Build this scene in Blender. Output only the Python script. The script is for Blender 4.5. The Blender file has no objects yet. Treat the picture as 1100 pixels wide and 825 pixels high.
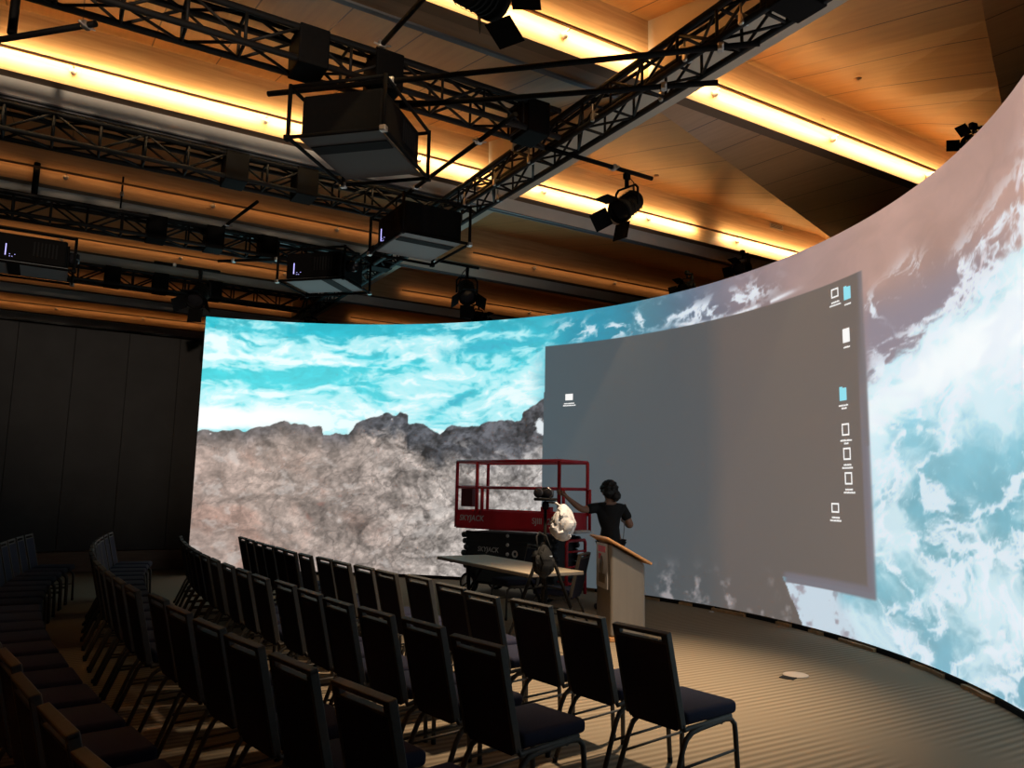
# Ballroom with a curved projection screen, rows of stacking chairs, overhead trusses and a scissor lift.
# Axes: X runs along the ceiling coves, Y runs across them (away from the camera), Z is up; metres.
import bpy, bmesh, math, random
import numpy as np
from mathutils import Vector, Matrix

random.seed(7)
SC = bpy.context.scene
C = SC.collection
R = math.radians
ORD = ['nearest', 'second', 'third', 'fourth', 'fifth', 'sixth', 'seventh', 'eighth', 'ninth', 'tenth', 'eleventh',
       'twelfth', 'thirteenth', 'fourteenth', 'fifteenth', 'sixteenth', 'seventeenth', 'eighteenth', 'nineteenth',
       'twentieth', 'twenty-first', 'twenty-second']


# ------------------------------------------------------------------ helpers
def lin(c):
    c = np.asarray(c, float) / 255.0
    return np.where(c <= 0.04045, c / 12.92, ((c + 0.055) / 1.055) ** 2.4)


def rgba(r, g, b):
    v = lin((r, g, b))
    return (float(v[0]), float(v[1]), float(v[2]), 1.0)


def cam_to_room(x, y):
    c, s = math.cos(R(31)), math.sin(R(31))
    return (x * c + y * s, -x * s + y * c)


class MB:
    """collects shapes into ONE mesh"""

    def __init__(self):
        self.bm = bmesh.new()
        self.mi = 0

    def _mark(self, faces, smooth):
        for f in faces:
            f.material_index = self.mi
            f.smooth = smooth

    def box(self, c, s, rot=None, bevel=0.0, seg=2, smooth=False):
        r = bmesh.ops.create_cube(self.bm, size=1.0)
        vs = r['verts']
        for v in vs:
            v.co = Vector((v.co.x * s[0], v.co.y * s[1], v.co.z * s[2]))
        fs = list({f for v in vs for f in v.link_faces})
        if bevel > 0:
            es = list({e for v in vs for e in v.link_edges})
            o = bmesh.ops.bevel(self.bm, geom=es, offset=bevel, segments=seg, profile=0.5, affect='EDGES')
            vs = list({v for f in o['faces'] for v in f.verts} | {v for v in vs if v.is_valid})
            fs = list({f for v in vs for f in v.link_faces})
        self._mark(fs, smooth)
        M = Matrix.Translation(Vector(c))
        if rot is not None:
            M = M @ (rot.to_4x4() if not isinstance(rot, Matrix) or len(rot) == 3 else rot)
        for v in vs:
            v.co = M @ v.co
        return self

    def tube(self, p0, p1, r, n=8, r1=None, smooth=True):
        return self.path([p0, p1], r, n, r1=r1, smooth=smooth)

    def path(self, pts, r, n=8, r1=None, smooth=True, flat=1.0, closed=False):
        """sweep a circle (flattened by flat) along a polyline"""
        P = [Vector(p) for p in pts]
        m = len(P)
        rings = []
        prev = None
        for i, p in enumerate(P):
            if closed:
                t = (P[(i + 1) % m] - P[i - 1]).normalized()
            elif i == 0:
                t = (P[1] - P[0]).normalized()
            elif i == m - 1:
                t = (P[-1] - P[-2]).normalized()
            else:
                t = ((P[i + 1] - p).normalized() + (p - P[i - 1]).normalized()).normalized()
            if prev is None:
                a = Vector((0, 0, 1)) if abs(t.z) < 0.9 else Vector((1, 0, 0))
                n1 = (a - t * a.dot(t)).normalized()
            else:
                n1 = (prev - t * prev.dot(t)).normalized()
            prev = n1
            n2 = t.cross(n1)
            rr = r if r1 is None else r + (r1 - r) * i / (m - 1)
            rings.append([self.bm.verts.new(p + n1 * (rr * math.cos(2 * math.pi * k / n)) + n2 * (rr * flat * math.sin(2 * math.pi * k / n))) for k in range(n)])
        fs = []
        for i in range(m if closed else m - 1):
            A, B = rings[i], rings[(i + 1) % m]
            for k in range(n):
                fs.append(self.bm.faces.new((A[k], A[(k + 1) % n], B[(k + 1) % n], B[k])))
        self._mark(fs, smooth)
        if not closed:
            caps = [self.bm.faces.new(list(reversed(rings[0]))), self.bm.faces.new(rings[-1])]
            self._mark(caps, False)
        return self

    def lathe(self, prof, n=24, M=None, smooth=True):
        """prof: (radius, height) pairs, turned about local Z"""
        M = M or Matrix.Identity(4)
        rings = []
        for (r, z) in prof:
            if r < 1e-6:
                rings.append([self.bm.verts.new(M @ Vector((0, 0, z)))])
            else:
                rings.append([self.bm.verts.new(M @ Vector((r * math.cos(2 * math.pi * k / n), r * math.sin(2 * math.pi * k / n), z))) for k in range(n)])
        fs = []
        for A, B in zip(rings, rings[1:]):
            for k in range(n):
                if len(A) == 1 and len(B) == 1:
                    continue
                if len(A) == 1:
                    fs.append(self.bm.faces.new((A[0], B[k], B[(k + 1) % n])))
                elif len(B) == 1:
                    fs.append(self.bm.faces.new((A[k], A[(k + 1) % n], B[0])))
                else:
                    fs.append(self.bm.faces.new((A[k], A[(k + 1) % n], B[(k + 1) % n], B[k])))
        self._mark(fs, smooth)
        return self

    def prism(self, poly, h, M=None, smooth=False):
        """extrude a polygon in local XY along local Z from 0 to h"""
        M = M or Matrix.Identity(4)
        a = [self.bm.verts.new(M @ Vector((x, y, 0))) for x, y in poly]
        b = [self.bm.verts.new(M @ Vector((x, y, h))) for x, y in poly]
        n = len(poly)
        fs = [self.bm.faces.new((a[k], a[(k + 1) % n], b[(k + 1) % n], b[k])) for k in range(n)]
        self._mark(fs, smooth)
        self._mark([self.bm.faces.new(list(reversed(a))), self.bm.faces.new(b)], False)
        return self

    def quad(self, *pts):
        f = self.bm.faces.new([self.bm.verts.new(Vector(p)) for p in pts])
        self._mark([f], False)
        return self

    def build(self, name, mat, parent=None, fix=True):
        if fix:
            bmesh.ops.recalc_face_normals(self.bm, faces=self.bm.faces[:])
        me = bpy.data.meshes.new(name)
        self.bm.to_mesh(me)
        self.bm.free()
        for m in (mat if isinstance(mat, (list, tuple)) else [mat]):
            me.materials.append(m)
        o = bpy.data.objects.new(name, me)
        C.objects.link(o)
        if parent is not None:
            o.parent = parent
        return o


def tag(o, label=None, cat=None, group=None, kind=None):
    if label:
        o['label'] = label
    if cat:
        o['category'] = cat
    if group:
        o['group'] = group
    if kind:
        o['kind'] = kind
    return o


def empty(name, loc=(0, 0, 0), rz=0.0, label=None, cat=None, group=None):
    o = bpy.data.objects.new(name, None)
    C.objects.link(o)
    o.location = loc
    o.rotation_euler = (0, 0, rz)
    return tag(o, label, cat, group)


def copy_tree(o, parent=None):
    c = o.copy()
    C.objects.link(c)
    c.parent = parent
    for ch in list(o.children):
        copy_tree(ch, c)
    return c


def structure(o):
    o['kind'] = 'structure'
    return o


def text_mesh(name, body, size, mat, parent, M, depth=0.002, shear=0.0, spacing=1.0):
    cu = bpy.data.curves.new(name, 'FONT')
    cu.body = body
    cu.size = size
    cu.extrude = depth
    cu.shear = shear
    cu.space_character = spacing
    cu.offset = size * 0.012
    t = bpy.data.objects.new(name + '_tmp', cu)
    C.objects.link(t)
    bpy.context.view_layer.update()
    me = bpy.data.meshes.new_from_object(t.evaluated_get(bpy.context.evaluated_depsgraph_get()))
    bpy.data.objects.remove(t)
    bpy.data.curves.remove(cu)
    me.transform(M)
    me.materials.clear()
    me.materials.append(mat)
    me.name = name
    o = bpy.data.objects.new(name, me)
    C.objects.link(o)
    o.parent = parent
    return o


# ------------------------------------------------------------------ materials
def material(name, col, rough=0.5, metal=0.0, spec=0.5, noise=0.0, nscale=20.0, bump=0.0, emit=None, estr=0.0, stretch=(1, 1, 1)):
    m = bpy.data.materials.new(name)
    m.use_nodes = True
    nt = m.node_tree
    b = nt.nodes['Principled BSDF']
    b.inputs['Base Color'].default_value = col
    b.inputs['Roughness'].default_value = rough
    b.inputs['Metallic'].default_value = metal
    b.inputs['Specular IOR Level'].default_value = spec
    if emit:
        b.inputs['Emission Color'].default_value = emit
        b.inputs['Emission Strength'].default_value = estr
    if noise or bump:
        tc = nt.nodes.new('ShaderNodeTexCoord')
        mp = nt.nodes.new('ShaderNodeMapping')
        mp.inputs['Scale'].default_value = stretch
        nz = nt.nodes.new('ShaderNodeTexNoise')
        nz.inputs['Scale'].default_value = nscale
        nz.inputs['Detail'].default_value = 4
        nt.links.new(tc.outputs['Object'], mp.inputs['Vector'])
        nt.links.new(mp.outputs['Vector'], nz.inputs['Vector'])
        if noise:
            rp = nt.nodes.new('ShaderNodeValToRGB')
            rp.color_ramp.elements[0].position = 0.3
            rp.color_ramp.elements[1].position = 0.72
            rp.color_ramp.elements[0].color = tuple(c * (1 - noise) for c in col[:3]) + (1,)
            rp.color_ramp.elements[1].color = tuple(min(1, c * (1 + noise)) for c in col[:3]) + (1,)
            nt.links.new(nz.outputs['Fac'], rp.inputs['Fac'])
            nt.links.new(rp.outputs['Color'], b.inputs['Base Color'])
        if bump:
            bp = nt.nodes.new('ShaderNodeBump')
            bp.inputs['Strength'].default_value = bump
            bp.inputs['Distance'].default_value = 0.01
            nt.links.new(nz.outputs['Fac'], bp.inputs['Height'])
            nt.links.new(bp.outputs['Normal'], b.inputs['Normal'])
    return m


def mathn(nt, op, a, b=None, clamp=False):
    n = nt.nodes.new('ShaderNodeMath')
    n.operation = op
    n.use_clamp = clamp
    for i, v in enumerate((a, b)):
        if v is None:
            continue
        if isinstance(v, (int, float)):
            n.inputs[i].default_value = v
        else:
            nt.links.new(v, n.inputs[i])
    return n.outputs[0]


def panel_wood(name, c0, c1, phase, period=0.67, rough=0.38):
    """veneer ceiling panels: soft grain along Y, thin dark joints at regular X"""
    m = bpy.data.materials.new(name)
    m.use_nodes = True
    nt = m.node_tree
    b = nt.nodes['Principled BSDF']
    b.inputs['Roughness'].default_value = rough
    tc = nt.nodes.new('ShaderNodeTexCoord')
    sp = nt.nodes.new('ShaderNodeSeparateXYZ')
    nt.links.new(tc.outputs['Object'], sp.inputs[0])
    mp = nt.nodes.new('ShaderNodeMapping')
    mp.inputs['Scale'].default_value = (9, 0.6, 0.6)
    nt.links.new(tc.outputs['Object'], mp.inputs['Vector'])
    nz = nt.nodes.new('ShaderNodeTexNoise')
    nz.inputs['Scale'].default_value = 2.0
    nz.inputs['Detail'].default_value = 5
    nt.links.new(mp.outputs['Vector'], nz.inputs['Vector'])
    rp = nt.nodes.new('ShaderNodeValToRGB')
    rp.color_ramp.elements[0].position = 0.25
    rp.color_ramp.elements[0].color = c0
    rp.color_ramp.elements[1].position = 0.75
    rp.color_ramp.elements[1].color = c1
    nt.links.new(nz.outputs['Fac'], rp.inputs['Fac'])
    u = mathn(nt, 'DIVIDE', mathn(nt, 'SUBTRACT', sp.outputs['X'], phase), period)
    fr = mathn(nt, 'FRACT', mathn(nt, 'ADD', u, 100.5))
    d = mathn(nt, 'ABSOLUTE', mathn(nt, 'SUBTRACT', fr, 0.5))
    joint = mathn(nt, 'LESS_THAN', d, 0.011)
    mx = nt.nodes.new('ShaderNodeMixRGB')
    mx.inputs['Color2'].default_value = (c0[0] * 0.25, c0[1] * 0.22, c0[2] * 0.2, 1)
    nt.links.new(joint, mx.inputs['Fac'])
    nt.links.new(rp.outputs['Color'], mx.inputs['Color1'])
    nt.links.new(mx.outputs['Color'], b.inputs['Base Color'])
    return m


def fascia_wood(name, c0, c1):
    """pale maple board with long grain along X and a few knots"""
    m = bpy.data.materials.new(name)
    m.use_nodes = True
    nt = m.node_tree
    b = nt.nodes['Principled BSDF']
    b.inputs['Roughness'].default_value = 0.5
    tc = nt.nodes.new('ShaderNodeTexCoord')
    mp = nt.nodes.new('ShaderNodeMapping')
    mp.inputs['Scale'].default_value = (0.5, 6, 9)
    nt.links.new(tc.outputs['Object'], mp.inputs['Vector'])
    nz = nt.nodes.new('ShaderNodeTexNoise')
    nz.inputs['Scale'].default_value = 2.5
    nz.inputs['Detail'].default_value = 6
    nz.inputs['Distortion'].default_value = 0.6
    nt.links.new(mp.outputs['Vector'], nz.inputs['Vector'])
    rp = nt.nodes.new('ShaderNodeValToRGB')
    rp.color_ramp.elements[0].position = 0.32
    rp.color_ramp.elements[0].color = c0
    rp.color_ramp.elements[1].position = 0.7
    rp.color_ramp.elements[1].color = c1
    nt.links.new(nz.outputs['Fac'], rp.inputs['Fac'])
    vo = nt.nodes.new('ShaderNodeTexVoronoi')
    vo.inputs['Scale'].default_value = 1.6
    mp2 = nt.nodes.new('ShaderNodeMapping')
    mp2.inputs['Scale'].default_value = (0.7, 0.2, 2.2)
    nt.links.new(tc.outputs['Object'], mp2.inputs['Vector'])
    nt.links.new(mp2.outputs['Vector'], vo.inputs['Vector'])
    kn = mathn(nt, 'LESS_THAN', vo.outputs['Distance'], 0.045)
    mx = nt.nodes.new('ShaderNodeMixRGB')
    mx.inputs['Color2'].default_value = (c0[0] * 0.5, c0[1] * 0.42, c0[2] * 0.4, 1)
    nt.links.new(mathn(nt, 'MULTIPLY', kn, 0.6), mx.inputs['Fac'])
    nt.links.new(rp.outputs['Color'], mx.inputs['Color1'])
    nt.links.new(mx.outputs['Color'], b.inputs['Base Color'])
    return m


def carpet_material():
    m = bpy.data.materials.new('striped_carpet')
    m.use_nodes = True
    nt = m.node_tree
    b = nt.nodes['Principled BSDF']
    b.inputs['Roughness'].default_value = 0.95
    b.inputs['Specular IOR Level'].default_value = 0.1
    tc = nt.nodes.new('ShaderNodeTexCoord')
    sp = nt.nodes.new('ShaderNodeSeparateXYZ')
    nt.links.new(tc.outputs['Object'], sp.inputs[0])
    w = mathn(nt, 'SINE', mathn(nt, 'MULTIPLY', sp.outputs['Y'], 2 * math.pi / 0.074))
    big = nt.nodes.new('ShaderNodeTexNoise')
    big.inputs['Scale'].default_value = 0.55
    big.inputs['Detail'].default_value = 1
    nt.links.new(tc.outputs['Object'], big.inputs['Vector'])
    gate = nt.nodes.new('ShaderNodeValToRGB')
    gate.color_ramp.elements[0].position = 0.36
    gate.color_ramp.elements[1].position = 0.5
    nt.links.new(big.outputs['Fac'], gate.inputs['Fac'])
    s = mathn(nt, 'MULTIPLY', mathn(nt, 'MULTIPLY', w, 0.5), gate.outputs['Color'])
    fine = nt.nodes.new('ShaderNodeTexNoise')
    fine.inputs['Scale'].default_value = 160
    nt.links.new(tc.outputs['Object'], fine.inputs['Vector'])
    f = mathn(nt, 'ADD', mathn(nt, 'ADD', s, 0.5), mathn(nt, 'MULTIPLY', mathn(nt, 'SUBTRACT', fine.outputs['Fac'], 0.5), 0.5), True)
    rp = nt.nodes.new('ShaderNodeValToRGB')
    rp.color_ramp.elements[0].position = 0.0
    rp.color_ramp.elements[0].color = (0.165, 0.130, 0.090, 1)
    rp.color_ramp.elements[1].position = 1.0
    rp.color_ramp.elements[1].color = (0.275, 0.222, 0.158, 1)
    nt.links.new(f, rp.inputs['Fac'])
    nt.links.new(rp.outputs['Color'], b.inputs['Base Color'])
    bp = nt.nodes.new('ShaderNodeBump')
    bp.inputs['Strength'].default_value = 0.4
    bp.inputs['Distance'].default_value = 0.006
    nt.links.new(f, bp.inputs['Height'])
    nt.links.new(bp.outputs['Normal'], b.inputs['Normal'])
    return m


M_ = {}
M_['carpet'] = carpet_material()
M_['panel_l'] = panel_wood('ceiling_veneer', (0.42, 0.222, 0.083, 1), (0.53, 0.29, 0.11, 1), 0.61)
M_['panel_r'] = panel_wood('ceiling_veneer_far_side', (0.42, 0.222, 0.083, 1), (0.53, 0.29, 0.11, 1), 6.3, 0.68)
M_['panel_brown'] = panel_wood('brown_veneer_soffit_panels', (0.50, 0.27, 0.12, 1), (0.60, 0.34, 0.16, 1), 6.0, 0.68, 0.3)
M_['fascia'] = fascia_wood('maple_fascia', (0.50, 0.29, 0.13, 1), (0.66, 0.42, 0.21, 1))
M_['brown_soffit'] = material('brown_veneer_soffit', (0.30, 0.165, 0.08, 1), 0.5, noise=0.12, nscale=5, stretch=(0.3, 3, 3))
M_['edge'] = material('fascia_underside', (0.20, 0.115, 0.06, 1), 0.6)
M_['plaster'] = material('cream_plaster', (0.62, 0.55, 0.45, 1), 0.85, noise=0.04, nscale=3)
M_['soffit'] = material('pale_soffit', (0.74, 0.68, 0.60, 1), 0.8, noise=0.04, nscale=4)
M_['track'] = material('grey_track', (0.20, 0.20, 0.21, 1), 0.4, 0.6)
M_['black'] = material('black_metal', (0.004, 0.0035, 0.0035, 1), 0.7, 0.0, spec=0.1, noise=0.2, nscale=30)
M_['truss'] = material('black_truss_metal', (0.006, 0.005, 0.0045, 1), 0.6, 0.0, spec=0.3, noise=0.25, nscale=12)
M_['rubber'] = material('black_rubber', (0.006, 0.006, 0.0065, 1), 0.8, spec=0.25)
M_['silver'] = material('bare_aluminium', (0.62, 0.60, 0.57, 1), 0.32, 0.9)
M_['rail'] = material('bronze_light_rail', (0.22, 0.12, 0.06, 1), 0.5, 0.3)
M_['dark_wall'] = material('dark_partition_fabric', (0.042, 0.040, 0.041, 1), 0.9, noise=0.12, nscale=2.5)
M_['wall'] = material('brown_wall', (0.10, 0.07, 0.05, 1), 0.85, noise=0.08, nscale=2)
M_['plinth'] = material('brown_wood_plinth', (0.11, 0.062, 0.036, 1), 0.55, noise=0.25, nscale=6, stretch=(0.4, 1, 6))
M_['navy'] = material('navy_chair_fabric', (0.014, 0.015, 0.034, 1), 0.9, spec=0.2, noise=0.18, nscale=240, bump=0.15)
M_['frame'] = material('bronze_chair_frame', (0.060, 0.054, 0.049, 1), 0.62, 0.1, spec=0.3, noise=0.12, nscale=40)
M_['table'] = material('tan_table_laminate', (0.50, 0.41, 0.29, 1), 0.5, noise=0.05, nscale=30)
M_['tabledge'] = material('grey_table_edge', (0.16, 0.14, 0.12, 1), 0.5)
M_['lectern'] = material('grey_beige_lectern_laminate', (0.19, 0.168, 0.145, 1), 0.55, noise=0.06, nscale=14, stretch=(1, 1, 0.15))
M_['orange_wood'] = material('orange_beech_edge', (0.55, 0.27, 0.10, 1), 0.45, noise=0.15, nscale=30, stretch=(1, 1, 5))
M_['red'] = material('red_lift_paint', (0.55, 0.016, 0.035, 1), 0.4, noise=0.1, nscale=5)
M_['lift_black'] = material('blue_black_lift_paint', (0.010, 0.014, 0.020, 1), 0.5, noise=0.2, nscale=6)
M_['plum'] = material('plum_control_box', (0.11, 0.045, 0.065, 1), 0.55)
M_['letter'] = material('pale_lettering', (0.55, 0.55, 0.56, 1), 0.6)
M_['yellow'] = material('yellow_sticker', (0.70, 0.55, 0.05, 1), 0.6)
M_['white'] = material('white_plastic', (0.44, 0.44, 0.46, 1), 0.5)
M_['tyre'] = material('grey_wheel_hub', (0.86, 0.86, 0.88, 1), 0.6, noise=0.05, nscale=25)
M_['skin'] = material('skin', (0.34, 0.17, 0.11, 1), 0.55, noise=0.06, nscale=30)
M_['hair'] = material('dark_hair', (0.010, 0.008, 0.007, 1), 0.6, noise=0.4, nscale=80, bump=0.6)
M_['shirt'] = material('black_tee_shirt', (0.008, 0.008, 0.009, 1), 0.9, noise=0.2, nscale=60, bump=0.2)
M_['jeans'] = material('dark_trousers', (0.013, 0.015, 0.022, 1), 0.9, noise=0.15, nscale=60)
M_['pale_lid'] = material('pale_floor_lid', (0.45, 0.38, 0.32, 1), 0.6)
M_['ply'] = material('tan_timber_shim', (0.42, 0.26, 0.13, 1), 0.7, noise=0.2, nscale=18, stretch=(1, 1, 4))
M_['glass'] = material('dark_lens_glass', (0.02, 0.02, 0.025, 1), 0.08)
M_['underplate'] = material('grey_projector_plate', (0.32, 0.34, 0.36, 1), 0.55)
M_['underplate_shaded'] = material('shaded_projector_plate', (0.075, 0.07, 0.068, 1), 0.6)  # shaded copy of the plate, darkened for lack of the screen's glow
M_['darkplate'] = material('dark_vent_mesh', (0.014, 0.014, 0.015, 1), 0.7, spec=0.1)
M_['led'] = material('violet_status_lights', (0.1, 0.1, 0.2, 1), 0.5, emit=(0.45, 0.42, 1.0, 1), estr=1.6)
M_['cove_hot'] = material('warm_cove_lamp', (0.9, 0.7, 0.4, 1), 0.5, emit=(1.0, 0.70, 0.36, 1), estr=200.0)
M_['cove_dim'] = material('dimmed_cove_lamp', (0.9, 0.7, 0.4, 1), 0.5, emit=(1.0, 0.50, 0.19, 1), estr=6.0)

# ------------------------------------------------------------------ room shell
X0, X1, Y0, Y1, ZT = -7.0, 17.0, -4.2, 22.75, 6.95
PITCH_V = [-1.0, 2.28, 5.55, 8.85, 12.15, 15.42, 18.75, 21.93]   # fascia planes of the cove beams
BEAM0, BEAM1 = 4.87, 5.376                                       # the plaster cross beam


def slab(name, c, s, mat):
    return structure(MB().box(c, s).build(name, mat))


slab('floor', ((X0 + X1) / 2, (Y0 + Y1) / 2, -0.05), (X1 - X0, Y1 - Y0, 0.1), M_['carpet'])
slab('wall_left', (X0 - 0.06, (Y0 + Y1) / 2, ZT / 2), (0.1, Y1 - Y0, ZT), M_['wall'])
slab('wall_right', (X1 + 0.06, (Y0 + Y1) / 2, ZT / 2), (0.1, Y1 - Y0, ZT), M_['wall'])
slab('wall_back', ((X0 + X1) / 2, Y1 + 0.06, ZT / 2), (X1 - X0, 0.1, ZT), M_['dark_wall'])
slab('wall_front', ((X0 + X1) / 2, Y0 - 0.06, ZT / 2), (X1 - X0, 0.1, ZT), M_['wall'])

ZL, ZH, ZB = 5.745, 6.40, 5.72    # low edge of a panel, high edge of a panel, underside of a beam
bl, br = MB(), MB()
prev_back = Y0
for i, v in enumerate(PITCH_V):
    z0 = ZL if i else 5.9
    bl.quad((X0, prev_back, z0), (BEAM0, prev_back, z0), (BEAM0, v, ZH), (X0, v, ZH))
    # right of the cross beam the flat brown soffit of the visible beams widens along a diagonal crease
    if 2 <= i <= 3:
        pv = PITCH_V[i - 1]
        lip = pv + 0.15
        sl = 0.42 if i == 2 else 0.345
        xe = BEAM1 + (v - 0.12 - (pv + 0.40)) / sl
        crease = [(BEAM1 + (xe - BEAM1) * f, pv + 0.40 + (v - 0.12 - pv - 0.40) * f) for f in (0, 0.2, 0.4, 0.6, 0.8, 1.0)]
        br.mi = 1
        for (xa, va), (xb, vb) in zip(crease, crease[1:]):
            br.quad((xa, lip, ZB), (xb, lip, ZB), (xb, vb, ZB + 0.07 * (vb - lip)), (xa, va, ZB + 0.07 * (va - lip)))
        br.quad((xe, lip, ZB), (X1, lip, ZB), (X1, v, ZB + 0.07 * (v - lip)), (xe, v - 0.12, ZB + 0.07 * (v - 0.12 - lip)))
        br.mi = 0
        for (xa, va), (xb, vb) in zip(crease, crease[1:]):
            br.quad((xa, va, ZB + 0.07 * (va - lip)), (xb, vb, ZB + 0.07 * (vb - lip)), (xb, v, ZH), (xa, v, ZH))
    else:
        br.quad((BEAM1, prev_back, z0), (X1, prev_back, z0), (X1, v, ZH), (BEAM1, v, ZH))
    prev_back = v + 0.42
bl.quad((X0, Y1, 5.86), (BEAM0, Y1, 5.86), (BEAM0, Y1 - 0.01, 5.86), (X0, Y1 - 0.01, 5.86))
ceil = structure(bl.build('ceiling', M_['panel_l']))
structure(br.build('ceiling_right', [M_['panel_r'], M_['panel_brown']]))
slab('ceiling_deck', ((X0 + X1) / 2, (Y0 + Y1) / 2, ZT + 0.05), (X1 - X0, Y1 - Y0, 0.1), M_['wall'])


def beam(n, xa, xb, v, pale=True, short=False):
    """maple fascia, brown edge, pale soffit, grey track and rear cheek of one cove beam"""
    b = MB()
    b.mi = 0
    b.quad((xa, v, ZB), (xb, v, ZB), (xb, v, ZH + 0.12), (xa, v, ZH + 0.12))
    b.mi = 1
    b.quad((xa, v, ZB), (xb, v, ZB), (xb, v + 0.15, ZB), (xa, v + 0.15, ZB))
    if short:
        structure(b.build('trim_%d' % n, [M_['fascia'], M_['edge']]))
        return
    b.mi = 2
    if pale and xa == BEAM1:
        xa = BEAM0 + 0.001
    if pale:             # a plaster drop face below the timber, edged by a grey track
        b.quad((xa, v + 0.15, ZB), (xb, v + 0.15, ZB), (xb, v + 0.19, ZB - 0.165), (xa, v + 0.19, ZB - 0.165))
        b.mi = 3
        for (va, za, vb, zb_) in ((0.19, -0.165, 0.19, -0.18), (0.19, -0.18, 0.225, -0.18), (0.225, -0.18, 0.225, -0.172), (0.225, -0.172, 0.25, -0.172), (0.25, -0.172, 0.25, -0.19), (0.25, -0.19, 0.27, -0.19)):
            b.quad((xa, v + va, ZB + za), (xb, v + va, ZB + za), (xb, v + vb, ZB + zb_), (xa, v + vb, ZB + zb_))
        b.mi = 1
        b.quad((xa, v + 0.27, ZB - 0.19), (xb, v + 0.27, ZB - 0.19), (xb, v + 0.27, ZB + 0.03), (xa, v + 0.27, ZB + 0.03))
        b.quad((xa, v + 0.27, ZB + 0.03), (xb, v + 0.27, ZB + 0.03), (xb, v + 0.43, ZL + 0.005), (xa, v + 0.43, ZL + 0.005))
    else:                # flat brown soffit with a dark track
        b.quad((xa, v + 0.15, ZB), (xb, v + 0.15, ZB), (xb, v + 0.36, ZB + 0.012), (xa, v + 0.36, ZB + 0.012))
        b.mi = 3
        b.quad((xa, v + 0.36, ZB + 0.012), (xb, v + 0.36, ZB + 0.012), (xb, v + 0.36, ZB - 0.01), (xa, v + 0.36, ZB - 0.01))
        b.quad((xa, v + 0.36, ZB - 0.01), (xb, v + 0.36, ZB - 0.01), (xb, v + 0.42, ZB - 0.01), (xa, v + 0.42, ZB - 0.01))
        b.quad((xa, v + 0.42, ZB - 0.01), (xb, v + 0.42, ZB - 0.01), (xb, v + 0.43, ZL + 0.005), (xa, v + 0.43, ZL + 0.005))
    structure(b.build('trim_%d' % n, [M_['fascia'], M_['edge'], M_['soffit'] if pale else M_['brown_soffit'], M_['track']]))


n = 1
for i, v in enumerate(PITCH_V):
    beam(n, X0, BEAM0, v, i > 2)
    beam(n + 1, BEAM1, X1, v, i > 2, 1 <= i <= 2)
    n += 2
slab('trim_%d' % n, ((BEAM0 + BEAM1) / 2, (Y0 + Y1) / 2, (ZB + 6.7) / 2), (BEAM1 - BEAM0, Y1 - Y0 - 0.02, 6.7 - ZB), M_['plaster'])
n += 1

# dark folding partition at the back left, with a timber plinth
PV = 16.25
pb = MB()
for k in range(11):
    xa = X0 + 0.02 + k * 0.9 + 0.0
    xa = -6.92 + k * 0.9
    pb.box((xa + 0.45, PV, 2.42), (0.896, 0.08, 4.08), bevel=0.012)
structure(pb.build('wall_partition', M_['dark_wall']))
structure(MB().box((-1.95, PV - 0.05, 0.19), (9.9, 0.06, 0.36), bevel=0.01).build('baseboard_partition', M_['plinth']))

# ------------------------------------------------------------------ cove lights
def cove(xa, xb, v, hot, label, gap=None):
    t = empty('cove_light', (xa, v, 5.9), 0, label, 'cove light', 'linear lights along the ceiling beams')
    L = xb - xa
    MB().box((L / 2, -0.125, 0.005), (L, 0.028, 0.022)).build('rail', M_['rail'], t)
    s = MB()
    runs = [(0.02, L - 0.02)] if gap is None else [(0.02, gap[0] - xa), (gap[1] - xa, L - 0.02)]
    for (ra, rb) in runs:
        s.quad((ra, -0.1100, -0.003), (rb, -0.1100, -0.003), (rb, -0.1100, 0.013), (ra, -0.1100, 0.013))
    s.build('lamp_strip', M_['cove_hot'] if hot else M_['cove_dim'], t)
    k0 = math.ceil((xa + 0.2 + 0.1) / 1.96)
    x = k0 * 1.96 - 0.1
    while x < xb - 0.1:
        br_ = MB()
        br_.lathe([(0.0, -0.045), (0.022, -0.04), (0.036, -0.018), (0.04, 0.0), (0.0, 0.0)], 12, Matrix.Translation((x - xa, -0.03, -0.02)))
        br_.box((x - xa, -0.06, -0.006), (0.014, 0.10, 0.012))
        br_.build('bracket', M_['plaster'], t)
        x += 1.96
    return t


where = ['rearmost beam', 'beam above the camera', 'top beam', 'second beam behind the largest projector', 'third beam', 'fourth beam', 'fifth beam', 'last beam over the partition']
for i, v in enumerate(PITCH_V):
    hot = i <= 3
    adj = 'bright warm' if hot else 'dim amber'
    if i >= 2:
        cove(X0 + 0.05, BEAM0 - 0.03, v, hot, '%s strip light, %s, left of the cross beam' % (adj, where[i]))
    if 2 <= i <= 6:
        cove((BEAM1 + 0.03) if i < 4 else 6.35, X1 - 4.0, v, hot, '%s strip light, %s, right of the cross beam' % (adj, where[i]), (8.75, 9.35) if i == 3 else None)

# ------------------------------------------------------------------ trusses
TS, TZ = 0.28, 5.18      # chord spacing, height of the lower chords


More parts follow.
